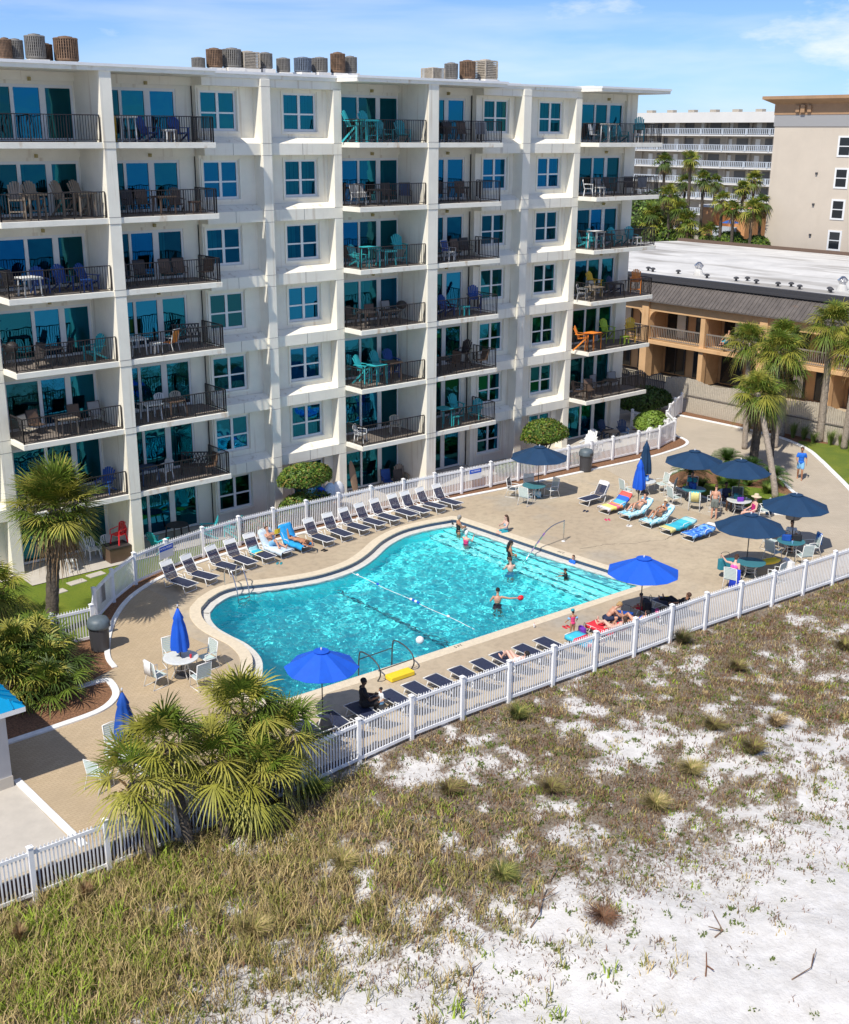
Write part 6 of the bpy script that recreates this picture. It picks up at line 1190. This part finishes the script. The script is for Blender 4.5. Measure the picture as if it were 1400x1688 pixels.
topiary('low reddish ground shrub by the right topiary trunk', (48.6,43.6,0), (.9,.4,.3), .25, 1500, 'bush', 'low_shrub', ('leaf_a','leaf_red'), False, 9)
topiary('dark shrub in the shade beyond the last patio', (60.5,48.5,0), (1.8,1.2,1.1), 1.0, 4000, 'bush', 'dark_shrub', ('palm_dk','leaf_a'), False, 10, size=.2)
topiary('dark shrub against the gapped fence in the shade', (62.6,49.2,0), (1.2,1.2,.8), .8, 3000, 'bush', 'dark_shrub', ('palm_dk','leaf_a'), False, 12, size=.2)
# ornamental grass
def tuft(label, loc, h, n=130, m='tuft_g', spread=.4, cat='grass clump', name='grass_clump', group=None, w=.012, m2=None):
    t = thing(name, label, cat, loc, 0, group)
    for mi, mm in enumerate((m, m2) if m2 else (m,)):
        vs, fs = [], []
        for i in range(n):
            a = R2.uniform(0, 6.28); r_ = R2.uniform(0, .12)*spread*2; L = h*R2.uniform(.6, 1.1); b = np.array([r_*math.cos(a), r_*math.sin(a), 0]); o = np.array([math.cos(a), math.sin(a), 0])*spread*R2.uniform(.3, 1.1); s = np.array([-math.sin(a+.7), math.cos(a+.7), 0])*w
            m1 = b+o*.35+np.array([0,0,L*.65]); e = b+o+np.array([0,0,L*R2.uniform(.75, 1)]); q = len(vs); vs += [b-s, b+s, m1+s*.8, m1-s*.8, e, e+s*.1]; fs += [(q, q+1, q+2, q+3), (q+3, q+2, q+5, q+4)]
        npmesh('blades', np.array(vs), np.array(fs), mm, t)
    return t
for i, (x, y, h) in enumerate([(62.7,41.6,.9),(63.2,40.6,.8),(63.6,38.9,1.1),(63.7,38.2,1.0),(63.3,37.3,.8),(63.7,36.4,1.1),(63.8,35.7,1.0),(63.2,34.7,.9)]):
    tuft('fine green grass clump at the foot of the board fence, '+['leftmost, beside the thick trunk','second from the left','third from the left, tall','fourth from the left','fifth, low and shortest','sixth, right of tallest palm','seventh from the left','last at the right edge'][i], (x,y,.02), h, 150, group='grass clumps along the board fence')
for i, (x, y) in enumerate([(50.3,36.0),(51.6,35.6),(52.4,34.5),(52.0,33.0),(50.9,31.4)]):
    tuft('soft grass clump in the planting island, '+['behind the sago trunk','middle of the bed','right of the middle umbrella pole','beside the leaning trunk foot','near the trash bin'][i], (x,y,.02), .55, 160, 'tuft_g', .55, group='soft grasses in the island', m2='leaf_b')
# far trees behind the motel
FT = [(106.8,84.6,15.3),(105.6,80.2,15.6),(111.3,82.6,13.4),(103.8,74.5,11.7),(102.8,72.3,10.9),(120.1,82.0,13.2),(120.9,88.0,12.7),(114.5,79.5,12.4),(106.8,71.8,11.4),(104.0,81.4,12.0),(98.6,75.9,10.9),(93.8,75.4,9.9),(93.6,68.3,9.2),(101.6,69.3,11.1),(126.6,96.8,12.3),(97,73.5,10.0),(99,79.5,10.4),(95,72.0,9.3)]
fn = ['tall thin stemmed palm nearest the condominium roofline','tall thin stemmed palm second from the condominium','palm left of the middle with a dark crown','palm in front of the orange wall, left','palm in front of the orange wall, right','palm near the beige tower, upper','palm against the walkways','palm between the walkways and orange wall','low palm left of the beige tower','leafy palm below the two tall ones','low palm below the tall pair','lowest palm at the left behind the motel roof','low palm centred behind the motel roof','palm touching the beige tower edge','small distant palm before the walkways','low bushy palm behind the white roof','leafy palm left of the orange wall','short palm rising just over the white roof']
for i, (x, y, z) in enumerate(FT):
    k = max(1, 105.2/x); x, y, z = x*k, y*k, CZ+(z-CZ)*k; big = 1.25 if i > 8 else 1.05
    palm(fn[i], (x+.3,y,-.1), (x,y,z), 26, .65*big, .85*big, 10 if i % 3 == 0 else 5, .2, .15, name='distant_palm', nseg=12, group='distant palms behind the motel', mats=('palm_g','palm_y') if i % 2 else ('palm_g','palm_dk','palm_y'), elr=(-60, 85), w=.10)
for i, (x, y, z, r_, lb) in enumerate([(90.9,74.3,11.2,2.6,'dark rounded tree behind the condominium end, upper'),(88.7,69.8,9.3,2.6,'dense green tree right at the condominium end above the white roof'),(91.4,64.6,9.0,1.6,'low green shrub between the palms behind the white roof'),(121,96,9.9,3.0,'dark tree in front of the far walkways'),(104,88,9.5,3.0,'dark green tree left of the palms'),(93.5,63,8.6,1.5,'round yellow green shrub near the beige tower base')]):
    k = max(1, 106.5/x); x, y, z = x*k, y*k, CZ+(z-CZ)*k
    topiary(lb, (x,y,-.1), (r_*1.1,r_*1.1,r_), z-r_*.4, 3600, 'tree', 'distant_tree', ('leaf_a','leaf_b','palm_dk') if i != 3 else ('palm_dk','leaf_a'), True, 20+i, 'distant trees behind the motel', .34)
# ---------------------------------------------------------------- dune plants
for k, v in dict(d_straw=(.50,.38,.17), d_olive=(.28,.26,.065), d_green=(.115,.155,.03), d_brown=(.19,.115,.065), d_lime=(.28,.37,.035), d_rust=(.22,.10,.05)).items(): pm(k, v, .8, var=.3, vs=8)
def vnoise(x, y, f, seed):
    rs_ = np.random.RandomState(seed); G = rs_.rand(256, 256); x = x*f+60; y = y*f+60; xi = np.floor(x).astype(int); yi = np.floor(y).astype(int); u = x-xi; v = y-yi; u = u*u*(3-2*u); v = v*v*(3-2*v)
    g = lambda a, b: G[a % 256, b % 256]; return (g(xi, yi)*(1-u)+g(xi+1, yi)*u)*(1-v)+(g(xi, yi+1)*(1-u)+g(xi+1, yi+1)*u)*v
def veg(x, y):     # plant cover 0..1
    d = fy(np.clip(x, -3, 75))-y; edge = 7.6+.16*np.clip(16-x, -20, 12)*-1*-1
    edge = np.interp(x, [4, 9.5, 12.9, 17, 21, 25, 30, 45], [4.4, 6.4, 6.4, 7.6, 8.1, 8.7, 9.3, 10])
    n_ = .26*vnoise(x, y, .45, 1)+.34*vnoise(x, y, 1.2, 2)+.40*vnoise(x, y, 2.6, 3)
    dens = np.interp(x, [5, 16, 22, 40], [1.15, .82, .62, .60]); t_ = 1-smooth(edge-3.5, edge+2.6, d+(n_-.5)*6)
    band = np.exp(-((d-edge)/2.2)**2)*.34*smooth(10, 16, x)+np.exp(-((d-edge-2)/2.5)**2)*.10
    return np.clip(band*(n_ > .46)+t_*(dens+.30*np.exp(-np.clip(d, 0, 9)/1.6))+(n_-.5)*3.2*t_, 0, 1), n_, d, edge
CV = veg(GX.ravel(), GY.ravel())[0]*((GX.ravel() > -30) & (GX.ravel() < 90))
dm = bpy.data.objects['sand_dune'].data; at = dm.attributes.new('cover', 'FLOAT', 'POINT'); at.data.foreach_set('value', CV.astype(np.float32))
def scatter(n, fn, x0=-1, x1=48, y0=6.5): 
    x = R2.uniform(x0, x1, n); y = R2.uniform(y0, 26, n); c, n_, d, e = veg(x, y); keep = (R2.rand(n) < fn(x, y, c, d, e)) & (d > .12); return x[keep], y[keep]
def blades(name, mat, x, y, per, h, spread, w, label=None, lie=0.):
    N = len(x)*per; X_ = np.repeat(x, per)+R2.normal(0, spread, N); Y_ = np.repeat(y, per)+R2.normal(0, spread, N); Z_ = hz(X_, Y_); hh = np.repeat((h if h < .25 else h*(.45+.85*left(x)))*R2.uniform(.5, 1.35, len(x)), per)*R2.uniform(.5, 1.15, N)
    a = R2.uniform(0, 6.28, N); ln = hh*R2.uniform(.15, .75+lie, N); dx = np.cos(a)*ln; dy = np.sin(a)*ln; b = R2.uniform(0, 6.28, N); wx_ = np.cos(b)*w; wy_ = np.sin(b)*w; up = np.sqrt(np.clip(hh**2-ln**2*.8, (.1*hh)**2, None))
    P = lambda t_, k: np.stack([X_+dx*t_*t_+wx_*k, Y_+dy*t_*t_+wy_*k, Z_-.01+up*(t_ if t_ < 1 else .93)], -1)
    v = np.stack([P(0,-1), P(0,1), P(.6,.8), P(.6,-.8), P(1,.12), P(1,-.12)], 1).reshape(-1, 3); k = np.arange(N)[:, None]*6; f = np.concatenate([k+np.array([[0,1,2,3]]), k+np.array([[3,2,4,5]])])
    o = npmesh(name, v, f, mat); struct(o, 'stuff'); return o
left = lambda x: 1-smooth(12, 22, x)
g1 = scatter(24000, lambda x, y, c, d, e: c*(.22+.45*left(x))); blades('dry_dune_grass', 'd_straw', *g1, 11, .36, .11, .012)
g1 = scatter(24000, lambda x, y, c, d, e: c*(.14+.45*left(x))); blades('olive_dune_grass', 'd_olive', *g1, 11, .38, .10, .013)
g1 = scatter(16000, lambda x, y, c, d, e: c*(.05+1.3*(1-smooth(7, 14, x))*(1-smooth(3, 7, d)))); blades('green_dune_grass', 'd_lime', *g1, 14, .34, .13, .018)
g1 = scatter(26000, lambda x, y, c, d, e: c*.70+.05*(d < e+3.5)+.012); blades('brown_ground_litter', 'd_brown', *g1, 11, .17, .16, .012, lie=.25)
g1 = scatter(24000, lambda x, y, c, d, e: c*.34+.08*(d < e+4)+.012); blades('green_creeping_plants', 'd_green', *g1, 11, .10, .06, .024, lie=.2)
g1 = scatter(20000, lambda x, y, c, d, e: c*.18+.09*(d < e+3.5)+.016); blades('dry_twigs', 'd_rust', *g1, 6, .22, .10, .009, lie=.25)
g1 = scatter(9000, lambda x, y, c, d, e: c*.5*left(x)*(1-smooth(6, 9, d)), 0, 24, 12); blades('long_sea_oats', 'd_straw', *g1, 4, .62, .14, .009, lie=.1)
# larger clumps one can point at
CL = [(28.1,17.4,.55,'d_brown','d_olive','wide brown clump near the middle right of the dune'),(23.7,17.6,.50,'d_olive','d_straw','olive clump at the sand edge below the right umbrella'),(28.4,19.1,.48,'d_brown','d_olive','brown clump above the wide brown clump'),(18.7,15.15,.24,'d_rust','d_brown','small rusty clump alone on white sand'),(19.75,21.9,.45,'d_olive','d_brown','olive brown clump below the middle of the fence'),(37.3,19.8,.45,'d_brown','d_olive','brown clump near the right edge'),(26.0,18.1,.40,'d_olive','d_straw','small olive clump between two bare sand patches'),(18.1,18.0,.40,'d_olive','d_green','green brown clump at the sand edge, lower middle'),(7.8,23.8,.8,'d_rust','d_straw','tall rust coloured seed plume at the lower left'),(9.75,24.4,.8,'d_rust','d_straw','tall rust coloured seed plume near the left fence posts'),(12.3,20.6,.55,'d_straw','d_olive','straw coloured clump in the lower left grass'),(15.4,21.2,.5,'d_olive','d_straw','olive clump right of the lower left grass'),(33.0,21.4,.45,'d_olive','d_brown','olive clump under the fence right of the royal blue umbrella'),(24.3,23.7,.6,'d_green','d_olive','green weed growing through the pickets left of the middle'),(16.9,24.6,.8,'d_green','d_lime','green weedy mound at the right foot of the palm clump'),(33.2,24.0,.7,'d_green','d_brown','green weed growing through the pickets by the right umbrella'),(30.2,18.0,.42,'d_brown','d_straw','brown clump on the right dune slope'),(35.5,17.2,.42,'d_rust','d_brown','rusty clump low at the right'),(22.0,20.0,.45,'d_olive','d_brown','olive clump in the centre of the dune')]
for x, y, h, m, m2, lb in CL: tuft(lb+', dune', (x,y,float(hz(x,y))), h*.85, 300, m, .52 if 'plume' not in lb else .22, 'grass clump', 'dune_clump', 'larger clumps on the dune', .008, m2)
def stick(name, label, pts, r_, mat='d_brown'):
    mb = MB(); p0 = pts[0]; z0 = float(hz(p0[0], p0[1])); T_ = Matrix.Translation((-p0[0], -p0[1], -z0)); mb.M = T_
    for chain in [pts]+[[pts[i], (pts[i][0]+R2.uniform(-.3,.3), pts[i][1]+R2.uniform(-.3,.3), pts[i][2]+R2.uniform(.05,.25))] for i in range(1, len(pts)-1)]: mb.path([(x, y, float(hz(x, y))+z) for x, y, z in chain], [r_*(1-.6*i/len(chain)) for i in range(len(chain))], 5)
    o = mb.build(name, mat); o.location = (p0[0], p0[1], z0); tag(o, label, 'driftwood', 'dead branches on the sand'); return o
stick('driftwood', 'orange brown stick lying alone on the white sand', [(18.9,12.3,.02),(19.2,12.5,.03),(19.6,12.8,.03)], .02, 'd_rust')
stick('dead_branch', 'forked dark branch right of the lone orange stick', [(20.2,13.0,.02),(20.5,13.0,.05),(20.6,13.4,.3)], .018); stick('dead_branch', 'twisted dark branch at the left end of the white sand', [(17.3,16.2,.02),(17.7,16.3,.15),(18.1,16.6,.1),(18.5,16.5,.25)], .02)
stick('dead_branch', 'small dark branch near the lower middle edge of the picture', [(14.9,15.8,.02),(15.2,16.0,.15),(15.6,16.1,.05)], .015); stick('dead_branch', 'thin grey branch low on the right sand', [(20.3,11.0,.02),(20.9,10.9,.08),(21.4,11.1,.2)], .014); stick('dead_branch', 'bent dark branch where the sand meets the plants', [(18.8,17.0,.02),(19.2,17.2,.2),(19.6,17.0,.1)], .018)
